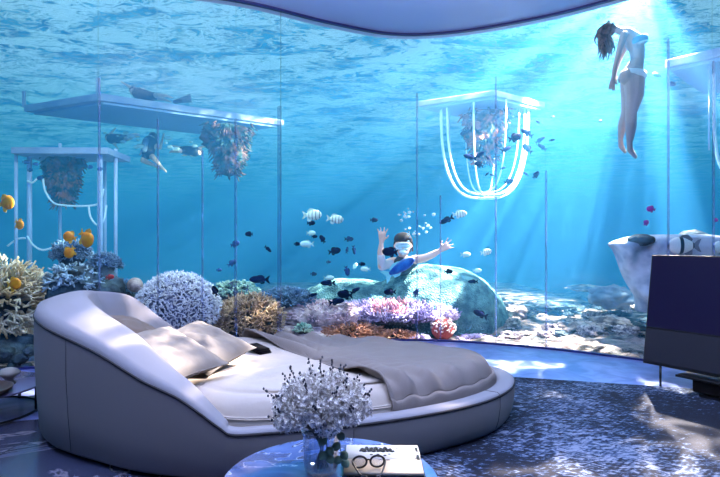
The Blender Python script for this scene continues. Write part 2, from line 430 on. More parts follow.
# ================================================================== BED
RP = [ # x, y, seam height, cushion width, cushion rise
 (1.28,4.30,.30,.13,.0),(1.15,3.93,.30,.13,.0),(.86,3.60,.30,.13,.0),(.42,3.33,.30,.12,.0),(-.1,3.12,.30,.11,.0),(-.55,3.01,.30,.10,.0),
 (-.74,2.985,.30,.10,.0),(-.82,2.98,.345,.11,.01),(-1.05,3.0,.50,.16,.04),(-1.3,3.05,.60,.22,.06),(-1.65,3.2,.735,.28,.08),(-2.16,3.5,.85,.34,.11),(-2.50,3.95,.885,.36,.11),(-2.66,4.45,.90,.36,.09),
 (-2.52,4.85,.90,.30,.05),(-2.33,5.12,.83,.22,.04),(-2.05,5.33,.60,.16,.02),(-1.7,5.45,.38,.13,.0),(-1.1,5.5,.30,.13,.0),(-.3,5.45,.30,.13,.0),(.4,5.25,.30,.13,.0),(.95,4.85,.30,.13,.0),(1.2,4.6,.30,.13,.0)]
xy = catmull([(p[0], p[1], p[2]) for p in RP], 8, True)
ex = catmull([(p[3], p[4], 0) for p in RP], 8, True)
NR = len(xy)
ring = []
for i in range(NR):
    t = (xy[(i+1) % NR]-xy[i-1]); t.z = 0; t.normalize()
    inn = Vector((t.y, -t.x, 0))       # towards the inside (curve runs clockwise seen from above)
    ring.append((Vector((xy[i].x, xy[i].y, 0)), inn, xy[i].z, max(.1, ex[i].x), max(0, ex[i].y)))
cen = Vector((-.6, 4.2, 0))
if (cen-ring[10][0]).dot(ring[10][1]) < 0: ring = [(a, -b_, c, d, e) for a, b_, c, d, e in ring]
def loft(prof, name, mat, parent, closed_prof=False):
    mb = MB(); vs = []; fs = []; K = None
    for i, r in enumerate(ring):
        p = prof(*r[2:]); K = len(p)
        for (o, z) in p:
            q = r[0]+r[1]*o; vs.append((q.x, q.y, z))
    for i in range(NR):
        j = (i+1) % NR
        for k in range(K if closed_prof else K-1):
            k2 = (k+1) % K
            fs.append((i*K+k, j*K+k, j*K+k2, i*K+k2))
    mb.add(vs, fs); return mb.build(name, mat, parent)
bed = tag(empty('round_bed', (-.6, 4.2, 0)), 'large round upholstered bed with a scooped grey headboard shell sweeping down into a low rail', 'bed')
def bpart(o):
    o.location = (.6, -4.2, 0); o.parent = bed; return o
def f_out(z, w, r): return [(.10,.02),(.06,.02),(.035,.05),(.015,z*.35),(0,z*.7),(0,z-.012)]
def f_seam(z, w, r): return [(-.004,z-.014),(-.006,z-.006),(-.002,z+.002),(.012,z+.004),(.012,z-.014)]
def f_rim(z, w, r):
    p = [(0.0, z-.006), (.004, z+.006+r*.1), (.02, z+.018+r*.35)]
    for k in range(1, 7):
        a = k/6; p.append((.02+(w-.03)*a, z+.018+r*(.35+.65*math.sin(a*PI*.62))-(.004*a if r < .01 else 0)))
    p += [(w+.005, z+.004+r*.85), (w+.02+r*.5, max(.3, z-.05+r*.2) if r > .01 else .28), (w+.02+r*1.2, .25)]
    return p
bpart(loft(f_out, 'outer_shell', fabric, None))
s_ = bpart(loft(f_seam, 'piping', seam, None, True))
bpart(loft(f_rim, 'rim_cushion', rimfab, None))
# vertical stitched seams on the outer shell
for px_t in (1.02, -.02, -1.9):
    i = min((k for k in range(NR) if xy[k].y < 4.2), key=lambda k: abs(xy[k].x-px_t))
    r = ring[i]; mb = MB()
    pts = [r[0]+r[1]*(o-.001)+Vector((0,0,z)) for o, z in f_out(*r[2:])[2:]]
    if px_t > 0: pts += [r[0]+r[1]*o+Vector((0,0,z+.001)) for o, z in f_rim(*r[2:])[:9]]
    mb.tube(pts, .0018, 6); bpart(mb.build('stitched_seam', seam))
mb = MB(); mb.prism([((a+b_*.13).x, (a+b_*.13).y) for a, b_, *_ in ring], 0, .06); bpart(mb.build('plinth', blackm, smooth=False))
mb = MB(); mb.prism([((a+b_*.06).x, (a+b_*.06).y) for a, b_, *_ in ring], .20, .26); bpart(mb.build('platform', fabric, smooth=False))

# mattress, polar around MC
MC = Vector((-.35, 4.15, 0)); MT = .455
inset = []
for a, b_, z, w_, r_ in ring:
    q = a+b_*(w_+.035+r_*1.6); inset.append((math.atan2(q.y-MC.y, q.x-MC.x), (q-MC).length))
inset.sort()
def RM(th):
    th = (th+PI) % (2*PI)-PI
    n = len(inset)
    for i in range(n):
        a, ra = inset[i-1]; b_, rb = inset[i]
        if i == 0: a -= 2*PI
        if a <= th <= b_: return lerp(ra, rb, (th-a)/(b_-a+1e-9))
    a, ra = inset[-1]; b_, rb = inset[0]; b_ += 2*PI
    return lerp(ra, rb, (th-a)/(b_-a+1e-9))
RMs = [RM(2*PI*i/180) for i in range(180)]
RMs = [sum(RMs[(i+k) % 180] for k in range(-4, 5))/9 for i in range(180)]
def RS(th):
    u = (th/(2*PI) % 1)*180; i = int(u); return lerp(RMs[i % 180], RMs[(i+1) % 180], u-i)
def edge_z(e):   # height of mattress at distance e from its edge
    if e > .16: return MT
    return MT-.165*(1-max(0, e)/.16)**3.2
mb = MB(); vs = []; fs = []; NT = 180; es = [0, .18, .4, .6, .75, .85]
rows = []
for i in range(NT):
    th = 2*PI*i/NT; R = RS(th)
    rr = [R*e for e in es]+[R-e for e in (.16, .12, .085, .055, .035, .02, .008, 0, .004)]
    zs = [MT+.01]*6+[edge_z(e) for e in (.16, .12, .085, .055, .035, .02, .008)]+[.33, .245]
    for r_, z in zip(rr, zs):
        x = MC.x+r_*math.cos(th); y = MC.y+r_*math.sin(th)
        z += (.012*noise.noise(Vector((x*3, y*3, 0)))+.009*noise.noise(Vector((x*8, y*8, 0)))) if r_ > .01 else 0
        vs.append((x, y, z))
K = 15
for i in range(NT):
    j = (i+1) % NT
    for k in range(K-1): fs.append((i*K+k, i*K+k+1, j*K+k+1, j*K+k))
mb.add(vs, fs)
o = mb.build('mattress', sheet, origin=(MC.x, MC.y, .25)); tag(o, 'round mattress in cream sheets filling the low rail of the bed', 'mattress')
mb = MB(); mb.tube([Vector((MC.x+(RS(a)+.004)*math.cos(a), MC.y+(RS(a)+.004)*math.sin(a), .345)) for a in [2*PI*i/120 for i in range(120)]], .006, 6, closed=True)
pp = mb.build('piping', sheet); pp.parent = o; pp.location = (-MC.x, -MC.y, -.25)

# blanket
T0, T1 = math.radians(-54), math.radians(127)
edge_dir = Vector((math.cos(T0), math.sin(T0)))
mb = MB(); vs = []; fs = []; NT = 150
qs = [0.03, .12, .22, .32, .42, .52, .62, .72, .8, .87]
eo = [.13, .10, .07, .045, .025, .01, -.004, -.012, -.014, -.014]
zo = [None]*6+[.375, .335, .30, .275]
K = len(qs)+len(eo)
for i in range(NT+1):
    th = lerp(T0, T1, i/NT); R = RS(th)
    for k in range(K):
        if k < len(qs): r_ = R*qs[k]; z = MT+.022
        else:
            e = eo[k-len(qs)]; r_ = R-e; z = zo[k-len(qs)]
            if z is None: z = edge_z(max(e, 0))+.02
        x = MC.x+r_*math.cos(th); y = MC.y+r_*math.sin(th)
        d_ = abs((x-MC.x)*edge_dir.y-(y-MC.y)*edge_dir.x)       # distance from the folded-back edge
        along = (x-MC.x)*edge_dir.x+(y-MC.y)*edge_dir.y
        amp = .062*math.exp(-d_*1.3)*(1 if k < len(qs)+5 else .4)
        wv = math.sin(d_*30+1.2*noise.noise(Vector((x*1.3, y*1.3, 4)))*3+along*1.2)
        z += amp*max(-.35, wv)+.012*noise.noise(Vector((x*2.2, y*2.2, 8)))
        if k >= len(qs)+5:
            fo = .012*noise.noise(Vector((th*9, z*2, 1))); x += fo*math.cos(th); y += fo*math.sin(th)
        vs.append((x, y, z))
for i in range(NT):
    for k in range(K-1): fs.append((i*K+k, i*K+k+1, (i+1)*K+k+1, (i+1)*K+k))
mb.add(vs, fs)
o = mb.build('blanket', blanketm, origin=(MC.x, MC.y, MT)); tag(o, 'taupe blanket pleated along its turned edge, draped over the foot of the round bed', 'blanket')
m = o.modifiers.new('sub', 'SUBSURF'); m.levels = m.render_levels = 1
m = o.modifiers.new('s', 'SOLIDIFY'); m.thickness = .014; m.offset = 1

# pillows
def pillow(c, wd, hg, th, R, mat, label, seed):
    mb = MB(); NU = 28; vs = []; fs = []
    for side in (1, -1):
        base = len(vs)
        for j in range(NU+1):
            for i in range(NU+1):
                u = i/NU*2-1; v = j/NU*2-1
                h = ((1-abs(u)**2.2)*(1-abs(v)**2.2))**.55
                pin = 1-.09*(1-abs(u)**3)*0-.10*(v*v)*(1-u*u)*0
                ux = u*(1-.10*(1-v*v)**1)*1; vy = v*(1-.10*(1-u*u))
                ux = u*(1-.09*(1-abs(v)**2)); vy = v*(1-.09*(1-abs(u)**2))
                wr = .22*noise.noise(Vector((u*2+seed, v*2, side)))+.14*noise.noise(Vector((u*5+seed, v*5, side)))
                vs.append(Vector((ux*wd/2, vy*hg/2, side*th/2*(h*(1+wr)+.015)-th*.18*math.exp(-((u-.1)**2*5+(v-.25)**2*14))*(1 if side == 1 else 0))))
        for j in range(NU):
            for i in range(NU):
                a = base+j*(NU+1)+i; f = (a, a+1, a+NU+2, a+NU+1); fs.append(f if side == 1 else f[::-1])
    mb.add(vs, fs); o = mb.build('pillow', mat); o.matrix_world = Matrix.Translation(c)@R.to_4x4()
    tag(o, label, 'pillow', 'pillows on the bed')
    e = MB(); pts = []
    for k in range(80):
        s = k/80*4; q = int(s); f = s-q
        u, v = [(f*2-1, -1), (1, f*2-1), (1-f*2, 1), (-1, 1-f*2)][q]
        pts.append(Vector((u*(1-.09*(1-v*v))*wd/2, v*(1-.09*(1-u*u))*hg/2, 0)))
    e.tube(pts, .004, 6, closed=True); e.build('edge_piping', mat, o)
    return o
def axes(x, n):    # pillow frame: x axis along, n its face normal
    x = Vector(x).normalized(); n = Vector(n).normalized(); n = (n-x*n.dot(x)).normalized(); y = n.cross(x)
    return Matrix((x, y, n)).transposed()
pillow(Vector((-1.37, 3.55, .64)), .70, .60, .22, axes((.75, -.50, -.27), (.55, -.50, .95)), pillowm, 'large grey linen pillow nearest the camera, leaning against the headboard scoop', 1)
pillow(Vector((-1.22, 3.98, .62)), .62, .54, .22, axes((.80, -.35, -.27), (.5, -.45, .85)), pillowm, 'grey linen pillow lying behind and to the foot side of the front pillow', 5)
pillow(Vector((-1.83, 4.22, .70)), .50, .44, .16, axes((.6, -.75, -.1), (.75, -.35, .75)), pillow2, 'tan pillow at the head, only its corner showing against the shell', 9)
mb = MB(); R = axes((.7, -.7, -.1), (.2, -.2, 1));  # flat black boxes stacked into a small dark wedge
for k in range(3): mb.box(Vector((-.90, 4.50, .485+k*.012)), (.26-.03*k, .12, .010), R=R)
o = mb.build('dark_wedge', pmat('matte_black', (14, 14, 18), .95, spec=.1)); tag(o, 'small flat black wedge lying behind the pillows on the sheet', 'cloth')

# ================================================================== RUG
rm, nt, b = new_mat('rug_weave'); N = nt.nodes.new; L = nt.links.new
b.inputs['Roughness'].default_value = .95
tc = N('ShaderNodeTexCoord'); 
big = N('ShaderNodeTexNoise'); big.inputs['Scale'].default_value = .9; big.inputs['Detail'].default_value = 4; L(tc.outputs['Object'], big.inputs['Vector'])
fin = N('ShaderNodeTexNoise'); fin.inputs['Scale'].default_value = 15; fin.inputs['Detail'].default_value = 8; fin.inputs['Roughness'].default_value = .7; fin.inputs['Distortion'].default_value = .8
mpg = N('ShaderNodeMapping'); mpg.inputs['Scale'].default_value = (1, 1.9, 1); L(tc.outputs['Object'], mpg.inputs['Vector']); L(mpg.outputs[0], fin.inputs['Vector'])
# herringbone lines
sepx = N('ShaderNodeSeparateXYZ'); L(tc.outputs['Object'], sepx.inputs[0])
pp_ = N('ShaderNodeMath'); pp_.operation = 'PINGPONG'; pp_.inputs[1].default_value = .22; L(sepx.outputs['X'], pp_.inputs[0])
ad_ = N('ShaderNodeMath'); ad_.operation = 'ADD'; L(pp_.outputs[0], ad_.inputs[0]); L(sepx.outputs['Y'], ad_.inputs[1])
wv_ = N('ShaderNodeMath'); wv_.operation = 'MULTIPLY'; wv_.inputs[1].default_value = 140; L(ad_.outputs[0], wv_.inputs[0])
si_ = N('ShaderNodeMath'); si_.operation = 'SINE'; L(wv_.outputs[0], si_.inputs[0])
sm_ = N('ShaderNodeMath'); sm_.operation = 'MULTIPLY'; sm_.inputs[1].default_value = .022; L(si_.outputs[0], sm_.inputs[0])
s1 = N('ShaderNodeMath'); s1.operation = 'MULTIPLY_ADD'; s1.inputs[1].default_value = .55; L(big.outputs['Fac'], s1.inputs[0]); L(fin.outputs['Fac'], s1.inputs[2])
s2 = N('ShaderNodeMath'); s2.operation = 'ADD'; L(s1.outputs[0], s2.inputs[0]); L(sm_.outputs[0], s2.inputs[1])
r = N('ShaderNodeValToRGB'); els = r.color_ramp.elements
els[0].position = .76; els[0].color = (*lin((6, 14, 34)), 1); els[1].position = .92; els[1].color = (*lin((132, 140, 162)), 1)
e = els.new(.795); e.color = (*lin((20, 40, 70)), 1); e = els.new(.845); e.color = (*lin((68, 86, 116)), 1)
L(s2.outputs[0], r.inputs['Fac']); L(r.outputs[0], b.inputs['Base Color'])
bp = N('ShaderNodeBump'); bp.inputs['Strength'].default_value = .5; bp.inputs['Distance'].default_value = .01; L(s2.outputs[0], bp.inputs['Height']); L(bp.outputs[0], b.inputs['Normal'])
u = Vector((.965, -.262)); v = Vector((.262, .965)); A = Vector((.55, 5.70))
mb = MB(); L_, W_ = 5.0, 4.6; pts = []
for (cx, cyy, a0) in ((L_-.15, -.15, 0), (.15, -.15, 90), (.15, -W_+.15, 180), (L_-.15, -W_+.15, 270)):
    for k in range(7):
        a = math.radians(a0+k*15); q = A+u*(cx+.15*math.cos(a))+v*(cyy+.15*math.sin(a)); pts.append((q.x, q.y))
mb.prism(pts, .001, .012); tag(mb.build('area_rug', rm, smooth=False), 'big navy and pale grey distressed rug with herringbone patches on the floor', 'rug')

# ================================================================== COFFEE TABLE
TC = Vector((-.12, 2.1, 0)); TZ = .45
tm, nt, b = new_mat('blue_marble'); N = nt.nodes.new; L = nt.links.new
b.inputs['Roughness'].default_value = .14; b.inputs['Specular IOR Level'].default_value = .9
tc = N('ShaderNodeTexCoord'); n1 = N('ShaderNodeTexNoise'); n1.inputs['Scale'].default_value = 2.3; n1.inputs['Detail'].default_value = 7; n1.inputs['Distortion'].default_value = 2.2
L(tc.outputs['Object'], n1.inputs['Vector']); r = N('ShaderNodeValToRGB'); els = r.color_ramp.elements
els[0].position = .40; els[0].color = (*lin((62, 88, 140)), 1); els[1].position = .60; els[1].color = (*lin((92, 122, 178)), 1)
e = els.new(.492); e.color = (*lin((74, 102, 158)), 1); e = els.new(.5); e.color = (*lin((190, 205, 228)), 1); e = els.new(.508); e.color = (*lin((78, 106, 162)), 1)
L(n1.outputs['Fac'], r.inputs['Fac']); L(r.outputs[0], b.inputs['Base Color'])
tab = tag(empty('coffee_table', TC), 'round blue marble coffee table on thin brass legs in front of the bed', 'table')
mb = MB(); mb.lathe([(.001, TZ-.03), (.40, TZ-.03), (.43, TZ-.025), (.44, TZ-.012), (.44, TZ-.004), (.436, TZ), (.001, TZ)], n=96); mb.build('table_top', tm, tab)
for k in range(4):
    a = math.radians(42+90*k); mb = MB(); c, s = math.cos(a), math.sin(a)
    mb.tube([(.40*c, .40*s, TZ-.02), (.385*c, .385*s, .0)], .011, 10); mb.build('leg', gold, tab)
mb = MB(); mb.tube([(.39*math.cos(t), .39*math.sin(t), .12) for t in [2*PI*i/64 for i in range(64)]], .006, 8, closed=True); mb.build('stretcher', gold, tab)

# vase with dried flowers
VC = P(321, 470, 2.16); VC.z = TZ
vg = bpy.data.materials.new('vase_glass'); vg.use_nodes = True; nt = vg.node_tree; nt.nodes.clear()
tr = nt.nodes.new('ShaderNodeBsdfTransparent'); tr.inputs[0].default_value = (.86, .9, .96, 1)
gl = nt.nodes.new('ShaderNodeBsdfGlossy'); gl.inputs['Roughness'].default_value = .04
lw = nt.nodes.new('ShaderNodeLayerWeight'); lw.inputs[0].default_value = .35
mx = nt.nodes.new('ShaderNodeMixShader'); o_ = nt.nodes.new('ShaderNodeOutputMaterial')
nt.links.new(lw.outputs['Facing'], mx.inputs[0]); nt.links.new(tr.outputs[0], mx.inputs[1]); nt.links.new(gl.outputs[0], mx.inputs[2]); nt.links.new(mx.outputs[0], o_.inputs[0])
mb = MB(); vs = []; fs = []; nn = 72
prof = [(.0, .0), (.060, .0), (.068, .012), (.070, .05), (.072, .10), (.075, .15), (.082, .175), (.080, .175), (.071, .15), (.068, .10), (.066, .02), (.0, .015)]
for (r_, z) in prof:
    for i in range(nn):
        a = 2*PI*i/nn; rr = r_*(1+.035*math.cos(a*18)); vs.append((rr*math.cos(a), rr*math.sin(a), z+.001))
for j in range(len(prof)-1):
    for i in range(nn):
        i2 = (i+1) % nn; fs.append((j*nn+i, j*nn+i2, (j+1)*nn+i2, (j+1)*nn+i))
mb.add(vs, fs); vase = mb.build('glass_vase', vg, loc=VC); tag(vase, 'ribbed clear glass vase holding white dried flowers on the coffee table', 'vase')
stemm = pmat('dried_stem', (74, 74, 66), .8)
petal = pmat('dried_petal', (250, 246, 238), .85, rgb2=(186, 178, 176), scale=45)
bud = pmat('seed_bud', (60, 62, 72), .8)
leafm = pmat('eucalyptus_leaf', (98, 128, 104), .6, var=.25, scale=14)
def floret(mb, c, r, rnd):
    n = Vector((rnd.uniform(-1, 1), rnd.uniform(-1, 1), rnd.uniform(-.2, 1))).normalized()
    a = n.orthogonal().normalized(); b_ = n.cross(a)
    rot = rnd.random()*PI
    for k in range(4):
        t = rot+k*PI/2
        d = a*math.cos(t)+b_*math.sin(t); e = a*math.cos(t+PI/2)+b_*math.sin(t+PI/2)
        vs = [c, c+d*r*.5+e*r*.33+n*r*.15, c+d*r+n*r*.35, c+d*r*.5-e*r*.33+n*r*.15]
        mb.add(vs, [(0, 1, 2, 3)])
rnd = random.Random(3)
BC = Vector((.004, 0, .262)); 
ns = 26
for k in range(ns):
    # directions on a dome
    t = k/ns; ph = math.acos(1-1.30*(k+.5)/ns); az = k*2.39996
    dv = Vector((math.sin(ph)*math.cos(az), math.sin(ph)*math.sin(az), math.cos(ph)))
    tip = BC+Vector((dv.x*.155, dv.y*.13, dv.z*.11))
    base = Vector((-dv.x*.03, -dv.y*.03, .02))
    root = empty('flower_stem', VC)
    tag(root, 'white dried flower sprig bunched in the glass vase', 'flower', 'white dried flower sprigs in the vase')
    mb = MB(); neck = Vector((dv.x*.035, dv.y*.035, .165))
    mb.tube(catmull([base, neck, neck.lerp(tip, .6), tip], 5), .0022, 5); mb.build('stem', stemm, root)
    mb = MB()
    for q in range(330):
        o3 = Vector((rnd.gauss(0, 1), rnd.gauss(0, 1), rnd.gauss(0, 1))).normalized()*(rnd.random()**.4)*.062
        floret(mb, tip+Vector((o3.x, o3.y, o3.z*.85)), rnd.uniform(.0075, .0115), rnd)
    mb.build('blossom', petal, root, smooth=False)
    if True:
        mb = MB(); o3 = Vector((rnd.uniform(-.5, .5), rnd.uniform(-.5, .5), .6)); d3 = (dv+o3).normalized()
        e3 = tip+d3*rnd.uniform(.075, .125); mb.tube([tip, tip.lerp(e3, .5)+Vector((.004, 0, 0)), e3], .0012, 5)
        for q in range(7):
            c3 = tip.lerp(e3, .45+.55*q/6)+Vector((rnd.gauss(0, .006), rnd.gauss(0, .006), rnd.gauss(0, .004)))
            mb.ell(c3, (.0045, .0045, .006), 6, 5)
        mb.build('bud_twig', bud, root)
def leaf(mb, c, d, n, l, w_):
    d = d.normalized(); s = d.cross(n).normalized(); n = s.cross(d).normalized()
    vs = []; fs = []; K = 10
    for i in range(K+1):
        t = i/K; ww = w_*math.sin(PI*min(1, t*.97+.03))**.7*.5
        cp = c+d*l*t+n*(.15*l*math.sin(t*PI)); vs += [cp-s*ww-n*ww*.25, cp, cp+s*ww-n*ww*.25]
    for i in range(K):
        a = i*3; fs += [(a, a+1, a+4, a+3), (a+1, a+2, a+5, a+4)]
    mb.add(vs, fs)
# eucalyptus sprigs drooping to the right side
for (dx, dy, dz, lab) in ((.085, -.07, .02, 'sprig of round grey green eucalyptus leaves drooping over the marble towards the book'), (.03, -.10, .05, 'short eucalyptus sprig hanging just in front of the glass vase rim')):
    root = empty('eucalyptus_sprig', VC); tag(root, lab, 'leaf sprig')
    pth = catmull([(0, 0, .03), (.02, -.03, .17), (dx*.8, dy*.8, .17+dz), (dx, dy, .10+dz), (dx*1.08, dy*1.05, .055+dz)], 6)
    mb = MB(); mb.tube(pth, .0018, 5); mb.build('stem', stemm, root)
    for q, idx in enumerate((10, 13, 16, 19, 21, 23)):
        p = pth[min(idx, len(pth)-1)]; sd = 1 if q % 2 else -1
        mb = MB(); leaf(mb, p, Vector((sd*.6, -.5, -.5)), Vector((0, -.9, .5)), .042, .034); lf = mb.build('leaf', leafm, root)
        m = lf.modifiers.new('s', 'SOLIDIFY'); m.thickness = .0008

# open book, lying across the right side of the table
page = pmat('book_page', (206, 202, 196), .8); cream = pmat('cream_page', (184, 166, 142), .8); ink = pmat('ink', (16, 16, 20), .6)
bk = tag(empty('open_book', (.10, 2.255, TZ+.001)), 'open book with bold brush lettering on its white page, lying on the coffee table', 'book')
bk.rotation_euler.z = math.radians(-1)
# pages run across: spine along x at y=0; near page y<0, far page y>0
def pageblock(sgn):
    mb = MB(); vs = []; fs = []; K = 12
    for i in range(K+1):
        t = i/K; y = sgn*.148*t; z = .004+.016*(1-(1-min(1, t*3.5))**2)*(1-.55*t)+.002
        sh = .045*(y/.148)
        for x in (-.165, .165): vs += [(x+sh*(-1)*0+(.02*sgn*t*(-1 if x < 0 else 1)*0), y, .003), (x, y, z)]
    for i in range(K):
        a = i*4; b_ = a+4
        fs += [(a+1, a+3, b_+3, b_+1), (a, b_, b_+2, a+2), (a, a+1, b_+1, b_), (a+2, b_+2, b_+3, a+3)]
    e = K*4; fs += [(e, e+1, e+3, e+2), (0, 2, 3, 1)]
    mb.add(vs, fs); return mb
pageblock(1).build('far_page', page, bk); pageblock(-1).build('near_page', cream, bk)
mb = MB(); mb.box((0, 0, .0015), (.342, .306, .003)); mb.build('cover', blackm, bk, smooth=False)
mb = MB(); rn = random.Random(11)
# brush lettering: unreadable looping word
x = -.10
for k in range(7):
    h = rn.uniform(.038, .058); z = .0165
    if k % 2: pts = [(x, .055, z), (x+.006, .055+h, z), (x+.016, .06+h*.4, z), (x+.02, .055, z)]
    else: pts = [(x, .06, z), (x+.012, .055+h*.7, z), (x+.004, .055+h*.5, z), (x+.018, .056, z), (x+.024, .065, z)]
    mb.tube(catmull(pts, 5), .0075, 6); x += .021
mb.tube(catmull([(x-.15, .062, .0165), (x-.07, .058, .0165), (x, .064, .0165)], 6), .0042, 6)
mb.tube(catmull([(-.06, .108, .0162), (-.02, .112, .0162), (.0, .104, .0162)], 6), .001, 5)
mb.tube([(.06, .10, .0162), (.085, .103, .0162)], .0016, 5)
for (a, b_) in ((-.02, .03), (.01, .02), (.03, .032), (-.05, .026)): mb.ell((a, b_, .0185), (.008, .004, .002), 8, 5)
mb.build('lettering', ink, bk)
mb = MB(); mb.tube(catmull([(-.02, -.03, .0185), (.03, -.028, .0185), (.012, -.04, .0183)], 5), .002, 5); mb.build('small_print', ink, bk)
mb = MB(); mb.box((.155, .03, .0175), (.012, .16, .002)); mb.build('bookmark', blackm, bk, smooth=False)

# spectacles
gl_ = tag(empty('spectacles', (.035, 2.15, TZ+.021)), 'thick black round framed glasses folded open on the near page of the book', 'glasses')
gl_.rotation_euler.z = math.radians(6)
lensm = pmat('lens', (235, 240, 250), .05, alpha=.18)
for sx in (-1, 1):
    cx = sx*.037; pts = []
    for i in range(32):
        a = 2*PI*i/32; pts.append((cx+.029*math.cos(a), -.006+.001*math.sin(a), .026+.023*math.sin(a)))
    mb = MB(); mb.tube(pts, .0046, 8, closed=True); r_ = mb.build('rim', blackm, gl_)
    mb = MB(); mb.lathe([(0, -.0006), (.028, -.0006), (.028, .0006), (0, .0006)], n=32)
    ln = mb.build('lens', lensm, r_); ln.location = (cx, -.006, .026); ln.rotation_euler = (PI/2, 0, 0); ln.scale = (1, .8, 1)
    mb = MB(); mb.tube(catmull([(cx+sx*.029, -.006, .036), (cx+sx*.030, .05, .032), (cx+sx*.020, -.05, .01)][:1]+[(cx+sx*.030, -.03, .030), (cx+sx*.004, -.085, .006), (cx-sx*.02, -.10, .004)], 6), .0038, 8); mb.build('temple', blackm, gl_)
mb = MB(); mb.tube(catmull([(-.009, -.006, .03), (0, -.006, .035), (.009, -.006, .03)], 5), .0034, 8); mb.build('bridge', blackm, gl_)

# ================================================================== TELEVISION
a0 = Vector((2.86, 5.2, 0)); dr = Vector((.52, -.854, 0)).normalized(); back = Vector((.854, .52, 0))
lean = math.radians(8.5); upv = (Vector((0,0,1))*math.cos(lean)+back*math.sin(lean)).normalized()
nrm = dr.cross(upv).normalized()
if nrm.y > 0: nrm = -nrm
TW, TH = 1.95, 1.10
R = Matrix((dr, upv, nrm)).transposed()
scr, nt, b = new_mat('tv_screen')
b.inputs['Base Color'].default_value = (*lin((14, 12, 34)), 1); b.inputs['Roughness'].default_value = .3; b.inputs['Specular IOR Level'].default_value = .25
b.inputs['Emission Color'].default_value = (*lin((30, 22, 74)), 1); b.inputs['Emission Strength'].default_value = .3
tvb = pmat('tv_body', (16, 16, 22), .4)
bar = pmat('soundbar_cloth', (15, 16, 32), .6)
tv = tag(empty('television', a0+dr*TW/2), 'large dark flat television leaning slightly back on a low stand beside the glass wall', 'television')
org = a0+Vector((0, 0, .21))
def tvbox(cu, cv, cn, du, dv, dn, name, mat, par=tv, bev=.004):
    mb = MB(); c = org+dr*cu+upv*cv+nrm*cn-tv.location; mb.box(c, (du, dv, dn), R=R); o = mb.build(name, mat, par, smooth=False); mod_bevel(o, bev); return o
tvbox(TW/2, TH/2, -.025, TW, TH, .045, 'casing', tvb)
tvbox(TW/2, TH/2+.175, .001, TW-.03, TH-.38, .006, 'screen', scr, bev=.001)
tvbox(TW/2, .19, .004, TW-.03, .33, .012, 'lower_panel', bar, bev=.002)
tvbox(TW/2, .365, .004, TW-.02, .012, .014, 'panel_trim', blackm, bev=.001)
for cu in (.16, TW-.16):
    p0 = org+dr*cu-nrm*.03-tv.location; mb = MB(); mb.tube([p0, Vector((p0.x, p0.y, 0))], .011, 10); mb.build('leg', tvb, tv)
st = MB(); c = org+dr*.95+back*.08-tv.location; Rz = Matrix((dr, Vector((-dr.y, dr.x, 0)), Vector((0, 0, 1)))).transposed()
st.box((c.x, c.y, .115), (.9, .30, .13), R=Rz); so_ = st.build('cabinet_base', bronze, tv, smooth=False); mod_bevel(so_, .01)
st = MB(); st.box((c.x, c.y, .178), (1.15, .40, .022), R=Rz); so_ = st.build('shelf', blackm, tv, smooth=False); mod_bevel(so_, .004)
st = MB(); st.box((c.x, c.y, .02), (.8, .26, .04), R=Rz); so_ = st.build('foot', blackm, tv, smooth=False)

# ================================================================== SIDE TABLE at the left
SC_ = Vector((-3.18, 4.25, 0)); SZ = .235
tt = tag(empty('side_table', SC_), 'low round lilac side table with thin black frame legs beside the headboard', 'table')
topm = pmat('lacquer_top', (120, 118, 150), .15)
mb = MB(); mb.lathe([(.001, SZ-.02), (.49, SZ-.02), (.50, SZ-.015), (.50, SZ-.003), (.495, SZ), (.001, SZ)], n=64); mb.build('table_top', topm, tt)
for k in range(5):
    a = math.radians(-62+72*k); mb = MB(); mb.box((.46*math.cos(a), .46*math.sin(a), (SZ-.02)/2), (.018, .018, SZ-.02), a); mb.build('leg', blackm, tt, smooth=False)
mb = MB(); mb.tube([(.46*math.cos(t), .46*math.sin(t), .012) for t in [2*PI*i/48 for i in range(48)]], .010, 8, closed=True); mb.build('base_ring', blackm, tt)
traym = pmat('walnut', (84, 66, 60), .45, var=.3, scale=12)
mb = MB(); mb.lathe([(.001, .0), (.20, .0), (.24, .03), (.25, .05), (.243, .05), (.19, .012), (.001, .012)], n=48)
tag(mb.build('tray', traym, loc=(-2.98, 3.98, SZ+.001)), 'dark walnut dish lying on the side table top', 'tray')
urn = pmat('urn_glaze', (150, 146, 140), .35)
mb = MB(); mb.lathe([(.001, 0), (.05, 0), (.045, .015), (.03, .04), (.05, .055), (.08, .075), (.085, .095), (.06, .12), (.03, .132), (.001, .135)], n=32)
tag(mb.build('lidded_bowl', urn, loc=(-2.95, 4.32, SZ+.001)), 'squat pale lidded bowl on a foot standing on the side table', 'bowl')
